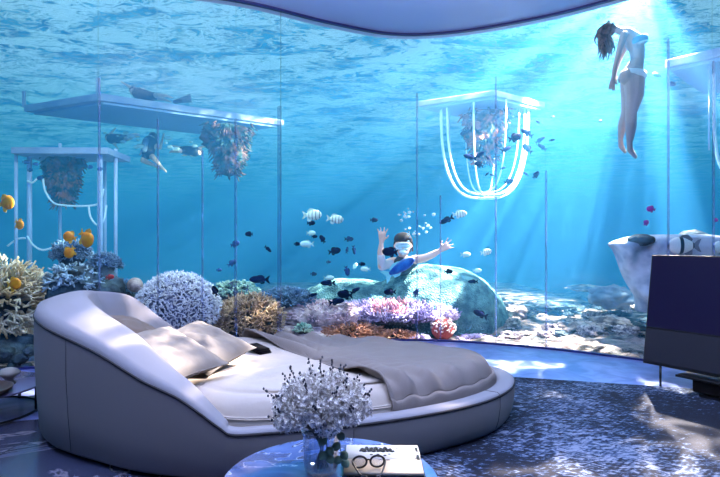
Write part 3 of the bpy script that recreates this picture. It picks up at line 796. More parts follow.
# ================================================================== CORALS
def bumpy(name, rgb, rgb2, scale=6, bscale=18, strength=.8, rough=.9, dist=.03, contrast=(.4,.6)):
    m, nt, b = new_mat(name); N = nt.nodes.new; L = nt.links.new
    b.inputs['Roughness'].default_value = rough
    tc = N('ShaderNodeTexCoord'); n = N('ShaderNodeTexNoise'); n.inputs['Scale'].default_value = scale; n.inputs['Detail'].default_value = 7
    r = N('ShaderNodeValToRGB'); r.color_ramp.elements[0].position = contrast[0]; r.color_ramp.elements[1].position = contrast[1]
    r.color_ramp.elements[0].color = (*lin(rgb2), 1); r.color_ramp.elements[1].color = (*lin(rgb), 1)
    L(tc.outputs['Object'], n.inputs['Vector']); L(n.outputs['Fac'], r.inputs['Fac']); L(r.outputs[0], b.inputs['Base Color'])
    v = N('ShaderNodeTexVoronoi'); v.inputs['Scale'].default_value = bscale; L(tc.outputs['Object'], v.inputs['Vector'])
    bp = N('ShaderNodeBump'); bp.inputs['Strength'].default_value = strength; bp.inputs['Distance'].default_value = dist
    L(v.outputs['Distance'], bp.inputs['Height']); L(bp.outputs[0], b.inputs['Normal'])
    return m
core_dark = bumpy('coral_core', (70, 62, 58), (28, 28, 32))
core_blue = bumpy('coral_core_blue', (70, 88, 110), (26, 36, 52))
cream_c = pmat('coral_cream', (240, 230, 200), .85, rgb2=(196, 160, 106), scale=4)
steel_c = pmat('coral_steel', (132, 168, 196), .85, rgb2=(64, 92, 124), scale=6)
pale_c = pmat('coral_pale_blue', (196, 220, 232), .85, rgb2=(96, 130, 156), scale=6)
tan_c = pmat('coral_tan', (206, 178, 140), .85, rgb2=(128, 102, 90), scale=7)
green_c = pmat('coral_green', (206, 232, 206), .85, rgb2=(96, 150, 140), scale=9)
silver_c = pmat('coral_silver', (252, 252, 255), .5, rgb2=(196, 200, 226), scale=14)
lilac_c = pmat('coral_lilac', (214, 204, 236), .85, rgb2=(150, 130, 186), scale=5)
pink_c = pmat('coral_pink', (232, 176, 186), .85, rgb2=(190, 130, 160), scale=6)
orange_c = pmat('coral_orange', (224, 158, 120), .85, rgb2=(140, 92, 80), scale=7)
red_c = pmat('coral_red', (150, 62, 62), .85); tip_c = pmat('coral_tip', (246, 226, 222), .8)
rock_pink = bumpy('rock_pink', (226, 204, 206), (110, 96, 112), 5, 14)
rock_dark = bumpy('rock_dark', (70, 92, 104), (22, 32, 44), 5, 12)
rock_sand = bumpy('rock_sand', (190, 170, 164), (70, 60, 64), 4, 10)
rock_grey = bumpy('rock_grey', (120, 140, 162), (84, 104, 128), 2, 5, .2)
brain_m = bumpy('brain_coral_teal', (98, 146, 148), (48, 94, 106), 6, 34, .8, dist=.03)

def rnd_dir(rn, up=-.1):
    while True:
        v = Vector((rn.gauss(0, 1), rn.gauss(0, 1), rn.gauss(0, 1))).normalized()
        if v.z > up: return v
def branch_coral(label, c, r, n, th, mats, seed, forks=2, core=.62, up=-.15, wig=.12, name='branching_coral', group=None, tip=1.0):
    rn = random.Random(seed); c = Vector(c); r = Vector(r)
    root = tag(empty(name, (c.x, c.y, c.z-r.z*.5)), label, 'coral', group); o = c-root.location
    mb = MB(); mb.ell(o, tuple(r*core), 28, 18, disp=lambda u: .12*noise.noise(u*3+Vector((seed, 0, 0)))); mb.build('core', mats[0], root)
    mb = MB(); mm = min(r)
    for k in range(n):
        d = rnd_dir(rn, up); L0 = rn.uniform(.82, 1.03)
        p = Vector((d.x*r.x, d.y*r.y, d.z*r.z))
        a = p*(core*.9); e = p*L0
        side = d.cross(rnd_dir(rn, -1)).normalized()
        mid = a.lerp(e, .55)+side*wig*mm*rn.uniform(-1, 1)
        mb.tube([o+a, o+mid, o+e], [th*1.15, th, th*.75*tip], 5)
        for f in range(forks):
            s2 = d.cross(rnd_dir(rn, -1)).normalized()
            e2 = mid.lerp(e, rn.uniform(.3, .9))+s2*mm*rn.uniform(.10, .2)+p*rn.uniform(.02, .14)
            mb.tube([o+mid.lerp(e, rn.uniform(0, .5)), o+e2], [th*.9, th*.6*tip], 5)
    mb.build('branches', mats[1], root)
    return root
def P0(px, py, d): return P(px, py, d)
branch_coral('big cream and tan antler coral at the left end of the reef', P(3, 302, 6.75), (.63, .5, .62), 330, .0165, (core_dark, cream_c), 1, 2, wig=.2, up=-.75, core=.55)
branch_coral('blue grey bushy coral topping the heap behind the headboard', P(72, 256, 7.2), (.29, .28, .25), 260, .010, (core_blue, steel_c), 2, 2)
branch_coral('round fine blue grey coral at the right of the heap behind the headboard', P(104, 266, 7.1), (.24, .26, .20), 300, .007, (core_blue, steel_c), 3, 2)
branch_coral('pale blue staghorn coral spreading across the heap just behind the headboard', P(76, 284, 6.9), (.46, .36, .30), 120, .016, (core_blue, pale_c), 4, 2, wig=.3)
branch_coral('dark low coral beside the small beige sponge', P(122, 292, 7.2), (.22, .24, .2), 160, .009, (core_dark, steel_c), 14, 1)
branch_coral('tan finely branched coral bush between the silver dome and the bed', P(250, 324, 7.35), (.53, .45, .45), 620, .0095, (core_dark, tan_c), 5, 2, core=.7)
branch_coral('pale green knobbly coral behind the tan bush', P(236, 292, 8.2), (.40, .35, .21), 260, .019, (core_blue, green_c), 6, 0, core=.8)
branch_coral('blue grey branching coral beside the pale green coral', P(287, 301, 8.2), (.50, .4, .24), 420, .010, (core_blue, steel_c), 7, 2)
# heap rocks behind the headboard
def rock(label, c, r, mat, seed, name='rock', amp=.25, cat='rock', group=None, nu=40, nv=26, freq=1.6):
    mb = MB(); mb.ell((0, 0, 0), r, nu, nv, disp=lambda u: amp*noise.noise(u*freq+Vector((seed*3.1, 0, 0)))+amp*.35*noise.noise(u*freq*3+Vector((seed, 5, 0))))
    o = mb.build(name, mat, loc=c); return tag(o, label, cat, group)
rock('dark blue reef rock under the coral heap behind the headboard', P(85, 312, 6.95), (.60, .38, .62), rock_dark, 1)
rock('dark green reef rock under the cream antler coral', P(2, 362, 6.6), (.7, .38, .36), rock_dark, 2)
rock('dark reef rock in the gap behind the low end of the heap', P(140, 322, 7.3), (.4, .3, .45), rock_dark, 3)
for k, (px, py, r_) in enumerate(((6, 352, .10), (20, 358, .09), (30, 350, .08), (14, 366, .07), (27, 367, .07))):
    rock('rounded grey green pebble lying in front of the antler coral', P(px, py, 6.1), (r_, r_*.9, r_*.8), rock_dark, 30+k, 'pebble', group='pebbles in front of the antler coral')
mb = MB(); mb.ell((0, 0, 0), (.105, .1, .10), 24, 16, disp=lambda u: .04*noise.noise(u*6)); 
tag(mb.build('sponge', bumpy('sponge', (206, 188, 178), (150, 132, 128), 9, 60, .4), loc=P(135, 285, 7.0)), 'small round beige sponge between the dark coral and the silver dome', 'sponge')
# silver dome coral made of little star polyps
rn = random.Random(21); c = P(178, 312, 7.15); r3 = Vector((.60, .52, .56))
root = tag(empty('dome_coral', (c.x, c.y, c.z-.3)), 'silvery white dome coral covered in tiny star polyps behind the pillows', 'coral'); o = c-root.location
mb = MB(); mb.ell(o, tuple(r3*.88), 40, 26, disp=lambda u: .04*noise.noise(u*4)); mb.build('core', bumpy('dome_core', (120, 126, 160), (60, 66, 96)), root)
mb = MB()
for k in range(950):
    z = 1-1.25*(k+.5)/950; a = k*2.39996; s = math.sqrt(max(0, 1-z*z)); d = Vector((s*math.cos(a), s*math.sin(a), z))
    p = o+Vector((d.x*r3.x, d.y*r3.y, d.z*r3.z))*rn.uniform(.88, .97)
    for q in range(6):
        e = (d+rnd_dir(rn, -1)*.95).normalized()*rn.uniform(.028, .06); mb.tube([p, p+e], [.009, .0055], 4)
mb.build('polyps', silver_c, root)
# lilac table coral
rn = random.Random(22); c = P(396, 314, 8.45); rx, ry, rz = 1.10, .60, .20
root = tag(empty('table_coral', (c.x, c.y, -.05)), 'wide lilac table coral with a pink centre on the reef in front of the diver', 'coral'); o = c-root.location
mb = MB(); mb.ell(o, (rx*.96, ry*.96, rz*.7), 48, 14, disp=lambda u: .10*noise.noise(u*3)); mb.build('plate', bumpy('plate_lilac', (150, 136, 176), (70, 60, 92)), root)
mb = MB(); mb.lathe([(.2, -o.z*0), (.28, .05), (.35, o.z*.6), (.6, o.z-.05)], c=(o.x, o.y, 0), n=24); mb.build('stalk', core_dark, root)
mbl = MB(); mbp = MB()
for k in range(2300):
    z = rn.uniform(-.25, 1); a = rn.uniform(0, 2*PI); s = math.sqrt(1-z*z)
    d = Vector((s*math.cos(a), s*math.sin(a), z)); rim = s
    p = o+Vector((d.x*rx, d.y*ry, d.z*rz*(1+.4*noise.noise(Vector((a*2, z, 0))))))*.95
    e = (Vector((d.x*.8, d.y*.8, .6+d.z))+rnd_dir(rn, -1)*.5).normalized()*rn.uniform(.04, .085)
    pink = abs(d.x+.12) < .26 and z > .35
    (mbp if pink else mbl).tube([p, p+e], [.015, .009], 5)
mbl.build('knobs', lilac_c, root); t_ = mbp.build('pink_knobs', pink_c, root); t_['label'] = 'pink knobs'
branch_coral('pinkish white knobbly coral cover sloping down from the table coral', P(318, 316, 8.15), (.75, .35, .27), 900, .015, (rock_pink, pmat('coral_blush', (240, 214, 220), .85, rgb2=(176, 140, 160), scale=5)), 31, 0, core=.9, tip=.8)
rock('pale pink reef rock sloping from the table coral towards the blue grey coral', P(322, 321, 8.2), (.78, .35, .28), rock_pink, 5, amp=.35)
rock('low pinkish rock ledge beneath the left edge of the table coral', P(300, 338, 7.9), (.6, .25, .2), rock_pink, 6, amp=.35)
branch_coral('small white knobbly coral at the foot of the pink slope', P(303, 330, 7.75), (.17, .14, .12), 90, .014, (core_dark, green_c), 8, 0)
branch_coral('orange tan branching coral under the left side of the table coral', P(350, 334, 7.95), (.60, .25, .20), 560, .011, (core_dark, orange_c), 9, 1)
branch_coral('low orange coral cushion in the shadow of the table coral', P(398, 338, 7.88), (.36, .16, .15), 300, .010, (core_dark, orange_c), 10, 1)
branch_coral('red coral with white finger tips below the right edge of the table coral', P(443, 329, 7.95), (.21, .2, .20), 150, .016, (red_c, tip_c), 11, 0, core=.86)
branch_coral('low lilac branching coral at the base of the teal brain coral', P(476, 342, 7.95), (.38, .18, .13), 300, .009, (core_dark, lilac_c), 12, 1)
branch_coral('small lilac coral tuft between the orange and the red coral', P(420, 341, 7.8), (.19, .14, .11), 160, .008, (core_dark, lilac_c), 13, 1)
rock('dark reef rock under the table coral', P(412, 334, 8.4), (.55, .25, .25), rock_dark, 7)
# brain coral
root = None
mb = MB(); c = P(434, 318, 9.35)
mb.ell((0, 0, 0), (1.30, 1.2, .97), 90, 50, disp=lambda u: .05*noise.noise(u*2)+.05*noise.noise(u*2+Vector((9, 1, 0)))+.012*noise.noise(u*14))
tag(mb.build('brain_coral', brain_m, loc=c), 'huge rounded teal brain coral boulder under the diver', 'coral')
mb = MB(); mb.ell((0, 0, 0), (.95, .7, .45), 60, 30, disp=lambda u: .10*noise.noise(u*2.5)+.012*noise.noise(u*14))
tag(mb.build('brain_coral', brain_m, loc=P(352, 304, 9.2)), 'lower teal coral mound on the left flank of the brain coral', 'coral')
# loose rocks on the right
for (px, py, d, r_, m, lab) in ((575, 332, 8.2, (.36, .3, .16), rock_sand, 'sandy pink rock on the seabed near the glass, beyond the rug'),
    (612, 324, 8.6, (.32, .3, .13), rock_sand, 'large sandy rock below the grey folded boulder'), (628, 345, 7.4, (.30, .2, .13), rock_sand, 'pinkish rock right beside the television edge'),
    (535, 334, 8.3, (.22, .2, .09), rock_sand, 'rough sandy rock just past the brain coral foot'), (516, 312, 9.6, (.22, .25, .14), rock_sand, 'small pale rock standing behind the brain coral flank'),
    (590, 346, 7.5, (.26, .16, .08), rock_dark, 'flat dark rock low against the glass'), (548, 306, 10.8, (.45, .35, .09), rock_dark, 'long dark rock ridge in the middle of the rubble'),
    (612, 297, 9.8, (.40, .3, .22), rock_grey, 'smooth blue grey block of rock beside the folded boulder'), (585, 288, 12.5, (.4, .4, .08), rock_sand, 'distant pale rock lump on the sand'),
    (500, 345, 7.9, (.2, .14, .09), rock_pink, 'small pinkish rock at the right end of the reef')):
    rock(lab, P(px, py, d), r_, m, px*.37, amp=.4, freq=2.2)

rn = random.Random(77); protos = []
for k in range(110):
    y = 7.9+7*rn.random()**1.6; px = rn.uniform(498, 650); x = (px-360)/F*y
    m_ = (rock_sand, rock_dark, rock_pink)[k % 3]; r_ = rn.uniform(.05, .15)*(1+.05*y)
    if k < 6:
        o = rock('', (0, 0, 0), (1, .8, .5), m_, 60+k, 'rubble_stone', amp=.6, freq=2.4, nu=26, nv=16); protos.append(o)
    else: o = protos[k % 6].copy(); COL.objects.link(o)
    o.location = (x, y, sea_h(x, y)+r_*.15); o.scale = (r_*rn.uniform(.8, 1.6), r_, r_*rn.uniform(.5, 1)); o.rotation_euler = (0, 0, rn.uniform(0, 6))
    tag(o, 'loose stone of the rubble field lying between the brain coral and the folded boulder', 'stone', 'rubble stones on the seabed')
# grey folded boulder behind the television
mb = MB(); vs = []; fs = []; NU = 64
rows = [(234.5, 655, 700), (236.5, 632, 720), (243, 612, 742), (250, 615, 755), (262, 620, 762), (275, 626, 768), (288, 632, 770), (300, 638, 770), (312, 640, 772)]
cb = P(690, 300, 7.6)
rr = catmull([(a, b_, c_) for a, b_, c_ in rows], 5)
for q, (py, xl, xr) in enumerate(rr):
    z = CAMZ-(py-HOR)/F*7.6; x0 = (xl-360)/F*7.6; x1 = (xr-360)/F*7.6
    cxx = (x0+x1)/2; a_ = (x1-x0)/2; dep = .48*min(1, (q+2)/8)
    for i in range(NU):
        t = 2*PI*i/NU; ct, st_ = math.cos(t), math.sin(t)
        x = cxx+a_*math.copysign(abs(ct)**.8, ct); y = 7.6+dep*math.copysign(abs(st_)**.8, st_)
        fold = .15*(math.sin(x*11-z*4+2.5*noise.noise(Vector((x*1.5, z*1.5, 0)))))*min(1, q/8)*(.6+.8*noise.noise(Vector((x, z, 5))))
        y += fold*(1 if st_ < 0 else .3)
        vs.append(Vector((x, y, z))-cb)
K = len(rr)
for j in range(K-1):
    for i in range(NU):
        i2 = (i+1) % NU; fs.append((j*NU+i, (j+1)*NU+i, (j+1)*NU+i2, j*NU+i2))
fs.append(tuple(range(NU))); fs.append(tuple((K-1)*NU+i for i in range(NU))[::-1]); mb.add(vs, fs)
fb = mb.build('folded_boulder', bumpy('boulder_grey', (196, 202, 216), (128, 142, 168), 2.5, 6, .3), loc=cb)
tag(fb, 'tall smooth grey boulder with draped folds standing behind the television', 'rock')
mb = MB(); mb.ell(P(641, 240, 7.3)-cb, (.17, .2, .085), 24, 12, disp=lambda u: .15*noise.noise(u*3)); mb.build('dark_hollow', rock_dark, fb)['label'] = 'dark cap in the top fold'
rock('dark rounded rock peeking over the top of the folded boulder', P(694, 238, 8.6), (.24, .2, .13), rock_dark, 44)

# ================================================================== FLOATING PLATFORMS
white_d = pmat('platform_white', (176, 184, 214), .4, rgb2=(140, 152, 196), scale=1.5)
under_d = pmat('platform_underside', (150, 176, 216), .5)
led = pmat('light_strip', (235, 245, 255), .3, emis=((200, 232, 255), .12))
pipe = pmat('pale_pipe', (190, 200, 238), .35)
def quad_slab(name, label, pts, z, th, cat='platform'):
    c = sum((Vector(p) for p in pts), Vector((0, 0)))/len(pts)
    root = tag(empty(name, (c.x, c.y, z)), label, cat)
    pl = [(p[0]-c.x, p[1]-c.y) for p in pts]
    mb = MB(); mb.prism(pl, 0, th); o = mb.build('deck', white_d, root, smooth=False); mod_bevel(o, .02)
    pl2 = [(x*.93, y*.93) for x, y in pl]; mb = MB(); mb.prism(pl2, -.05, 0); mb.build('soffit', under_d, root, smooth=False)
    return root
lf = quad_slab('floating_platform', 'long pale floating platform overhead at the left, seen from below', [(-7.75, 11.85), (-5.55, 10.9), (-1.95, 13.25), (-4.1, 14.3)], 4.47, .16)
for (px, d) in ((24, 11.9), (98, 10.95)):
    p = P(px, 100, d)-lf.location; mb = MB(); mb.box((p.x, p.y, .30), (.06, .06, .38)); mb.build('post', white_d, lf, smooth=False)
quad_slab('floating_platform', 'square pale floating platform holding the basket of glowing strips', [(1.30, 11.5), (2.80, 10.65), (4.18, 11.6), (2.63, 12.5)], 4.49, .13)
rf = quad_slab('floating_platform', 'pale floating platform cut off by the right edge beyond the tall fin', [(5.32, 8.96), (6.23, 8.0), (8.54, 9.4), (6.93, 10.43)], 4.48, .15)
# basket
def ucurve(cx, cyy, zt, a, b_, ang, rad, parent, name, mat, org, ex_=.8, half=None):
    pts = []
    K = 40
    for i in range(K+1):
        t = PI*i/K
        if half and not (half[0] <= i/K <= half[1]): continue
        x = a*math.copysign(abs(math.cos(t))**.62, math.cos(t)); z = -b_*math.sin(t)**ex_
        pts.append(Vector((cx+x*math.cos(ang), cyy+x*math.sin(ang), zt+z))-org)
    mb = MB(); mb.tube(pts, rad, 8); return mb.build(name, mat, parent)
bo = Vector((2.8, 11.55, 4.47)); bk_ = tag(empty('hanging_basket', bo), 'basket of long glowing white U shaped strips hanging below the square platform', 'basket')
ucurve(2.8, 11.55, 4.47, .98, 2.02, .0, .032, bk_, 'strip', led, bo)
ucurve(2.81, 11.45, 4.47, .89, 1.95, .10, .025, bk_, 'strip', led, bo)
ucurve(2.79, 11.62, 4.47, .77, 1.89, -.25, .02, bk_, 'strip', pipe, bo)
ucurve(2.8, 11.55, 4.47, .70, 1.92, 1.0, .02, bk_, 'strip', led, bo)
ucurve(2.8, 11.55, 4.47, .77, 1.88, -1.2, .017, bk_, 'strip', led, bo)
hang_m = bumpy('hanging_coral', (150, 88, 60), (24, 50, 38), 5, 9, 1.0, contrast=(.46, .55))
hang_b = bumpy('hanging_coral_brown', (96, 64, 60), (28, 62, 62), 5, 8, 1.0, contrast=(.44, .56))
def hanging(label, c, rx, ry, h, mat, seed, taper=.8, cat='coral'):
    mb = MB(); vs = []; fs = []; NU, NV = 44, 26
    for j in range(NV+1):
        t = j/NV; w_ = (1-taper*t)*math.sin(min(1, t*6+.15)*PI/2)*(1 if t < .93 else (1-t)/.07+.05)
        for i in range(NU):
            a = 2*PI*i/NU; u = Vector((math.cos(a)*1.5, math.sin(a)*1.5, t*4+seed))
            k = w_*(.92+.5*noise.noise(u*1.3)+.45*noise.noise(u*3.5))
            vs.append((rx*k*math.cos(a)+.2*rx*noise.noise(Vector((seed, 0, t*2))), ry*k*math.sin(a), -h*t))
    for j in range(NV):
        for i in range(NU):
            i2 = (i+1) % NU; fs.append((j*NU+i, (j+1)*NU+i, (j+1)*NU+i2, j*NU+i2))
    fs.append(tuple(range(NU))); fs.append(tuple(NV*NU+i for i in range(NU))[::-1]); mb.add(vs, fs)
    rn = random.Random(seed)
    for k in range(240):
        t = rn.random()*.97; a = rn.uniform(0, 2*PI); w_ = (1-taper*t)
        p = Vector((rx*w_*math.cos(a)*.9, ry*w_*math.sin(a)*.9, -h*t)); d = Vector((math.cos(a), math.sin(a), rn.uniform(-1.2, .3))).normalized()
        mb.tube([p, p+d*rn.uniform(.1, .3)*rx+Vector((0, 0, -.1*rx))], [.045*rx, .015*rx], 4)
    return tag(mb.build('hanging_coral', mat, loc=c), label, cat)
hanging('brown and pink coral mass hanging inside the glowing basket', (2.80, 11.55, 4.43), .58, .5, 1.22, hang_m, 3, .72)
hanging('round brown coral rock hanging under the end of the long platform', P(229, 124, 11.9), .58, .5, 1.22, hang_b, 8, .62)
# left frame
FD = 10.2
fr_o = P(64, 152, FD); fr = tag(empty('pipe_frame', fr_o), 'pale upright pipe frame with curved tubes standing in the water at the far left', 'frame')
def fp(px, py, dd=0): return P(px, py, FD)+Vector((0, dd, 0))-fr_o
mb = MB(); a_ = fp(64, 152); mb.box((a_.x, a_.y+.35, a_.z), (1.86, 1.05, .12), .03); mb.build('top_slab', white_d, fr, smooth=False)
for (px, dd, r_, t_, bt) in ((16, .0, .033, 150, 300), (23, .2, .048, 148, 300), (38, .75, .033, 136, 300), (85, .8, .033, 155, 300), (100, .0, .052, 150, 300), (108.5, .3, .036, 146, 300)):
    mb = MB(); mb.tube([fp(px, t_, dd), fp(px, bt, dd)], r_, 10); mb.build('post', pipe, fr)
for nm, pts in (('curved_tube', [(40, 178), (42, 190), (50, 202), (62, 205), (85, 205.5), (97, 202), (101, 188)]), ('curved_tube', [(86, 205), (88, 217), (95, 225), (101, 220), (104, 205)]), ('curved_tube', [(24, 180), (29, 182), (34, 178)]), ('curved_tube', [(4, 246), (14, 239), (22, 238)]), ('curved_tube', [(24, 236), (30, 245), (40, 250), (54, 246)])):
    mb = MB(); mb.tube(catmull([fp(x, y, .1) for x, y in pts], 6), .019, 8); mb.build(nm, led, fr)
hanging('mossy brown coral clump hanging inside the pale pipe frame', P(64, 153, FD+.45), .46, .32, 1.12, hang_m, 14, .6)
# right tube light
ro = P(714, 70, 8.7); rt = tag(empty('tube_light', ro), 'tall curved white glowing tube hanging at the right edge', 'light')
mb = MB(); mb.tube(catmull([P(x, y, 8.7)-ro for x, y in ((713.5, 74), (714, 110), (715, 140), (719, 162), (730, 180), (745, 186))], 6), .028, 8); mb.build('tube', led, rt)
mb = MB(); mb.tube([P(709, 66, 8.7)-ro, P(709, 150, 8.7)-ro], .014, 6); mb.build('cable', pipe, rt)

# ================================================================== FISH
def striped(name, a, b_, freq, thr=.3):
    m, nt, b = new_mat(name); N = nt.nodes.new; L = nt.links.new
    tc = N('ShaderNodeTexCoord'); s = N('ShaderNodeSeparateXYZ'); L(tc.outputs['Object'], s.inputs[0])
    mu = N('ShaderNodeMath'); mu.operation = 'MULTIPLY'; mu.inputs[1].default_value = freq; L(s.outputs['X'], mu.inputs[0])
    si = N('ShaderNodeMath'); si.operation = 'SINE'; L(mu.outputs[0], si.inputs[0])
    r = N('ShaderNodeValToRGB'); r.color_ramp.elements[0].position = thr; r.color_ramp.elements[1].position = thr+.12
    r.color_ramp.elements[0].color = (*lin(a), 1); r.color_ramp.elements[1].color = (*lin(b_), 1)
    L(si.outputs[0], r.inputs['Fac']); L(r.outputs[0], b.inputs['Base Color']); b.inputs['Roughness'].default_value = .4
    return m
FK = {
 'pale': (striped('fish_pale', (226, 250, 236), (70, 110, 120), 34, .78), pmat('fin_pale', (190, 230, 226), .5), .50),
 'plain': (pmat('fish_plain', (200, 246, 238), .4), pmat('fin_plain', (160, 220, 220), .5), .46),
 'dark': (pmat('fish_dark', (6, 14, 52), .9, spec=.1), pmat('fin_dark', (6, 12, 40), .9, spec=.1), .50),
 'slim': (pmat('fish_slim', (6, 22, 66), .9, spec=.1), pmat('fin_slim', (6, 18, 54), .9, spec=.1), .34),
 'blue': (pmat('fish_blue', (8, 52, 120), .5), pmat('fin_blue', (8, 44, 105), .5), .50),
 'parrot': (pmat('fish_parrot', (24, 120, 200), .4, rgb2=(10, 60, 160), scale=5), pmat('fin_parrot', (130, 220, 235), .5), .30),
 'orange': (pmat('fish_orange', (246, 170, 20), .5, rgb2=(240, 130, 20), scale=3), pmat('fin_orange', (250, 190, 60), .5), .80),
 'magenta': (pmat('fish_magenta', (170, 20, 150), .5), pmat('fin_magenta', (150, 20, 130), .5), .72),
 'red': (pmat('fish_red', (210, 60, 60), .5), pmat('fin_red', (190, 50, 60), .5), .42),
 'banded': (striped('fish_banded', (245, 240, 236), (24, 26, 46), 15, .6), pmat('fin_banded', (120, 116, 128), .5), .50),
}
PROTO = {}
eyem = pmat('fish_eye', (6, 6, 8), .2)
def make_fish(kind):
    bm_, fm_, hr = FK[kind]
    mb = MB(); vs = []; fs = []; NX, NS = 18, 14
    for i in range(NX+1):
        t = i/NX; x = .5-t*.82
        h = hr*.5*(math.sin(PI*min(1, t*.90+.02)**.75)**.8)*(1 if t < .85 else 1) + .03*(t > .0)*(1-t)*0
        h = max(h, .045 if t > .5 else .002)
        w_ = h*.38 if t < .8 else h*.3
        for k in range(NS):
            a = 2*PI*k/NS; vs.append((x, w_*math.sin(a), h*math.cos(a)))
    for i in range(NX):
        for k in range(NS):
            k2 = (k+1) % NS; fs.append((i*NS+k, i*NS+k2, (i+1)*NS+k2, (i+1)*NS+k))
    fs.append(tuple(range(NS))[::-1]); fs.append(tuple(NX*NS+k for k in range(NS))); mb.add(vs, fs)
    root = empty(kind+'_fish'); mb.build('body', bm_, root)
    def fin(poly, nm):
        mb = MB(); n = len(poly)
        vs = [(x, -.006, z) for x, z in poly]+[(x, .006, z) for x, z in poly]
        mb.add(vs, [tuple(range(n)), tuple(range(n, 2*n))[::-1]]+[(i, (i+1) % n, n+(i+1) % n, n+i) for i in range(n)]); mb.build(nm, fm_, root, smooth=False)
    fin([(-.29, .045), (-.42, .16), (-.53, .20), (-.44, .0), (-.53, -.20), (-.42, -.16), (-.29, -.045)], 'tail_fin')
    h = hr*.5
    fin([(.2, h*.78), (.05, h*1.22), (-.12, h*1.28), (-.27, h*.75), (-.22, h*.40), (0, h*.9)], 'dorsal_fin')
    fin([(0, -h*.9), (-.10, -h*1.3), (-.25, -h*1.1), (-.26, -h*.45), (-.1, -h*.8)], 'anal_fin')
    mb = MB()
    for s in (-1, 1): mb.ell((.36, s*.052*max(.6, hr*2), .05*hr*2), (.022, .012, .022), 8, 6)
    mb.build('eye', eyem, root)
    return root
def fish(kind, px, py, d, lpx, head, label, group=None, pitch=0, yaw=None, name=None):
    L_ = M_(lpx, d)
    if kind not in PROTO: o = PROTO[kind] = make_fish(kind)
    else: o = copy_tree(PROTO[kind])
    y = (0 if head > 0 else PI)+(yaw if yaw is not None else random.uniform(-.4, .4))
    o.location = P(px, py, d); o.rotation_euler = (0, -pitch, y); o.scale = (L_,)*3
    o.name = name or 'fish'
    tag(o, label, 'fish', group); return o
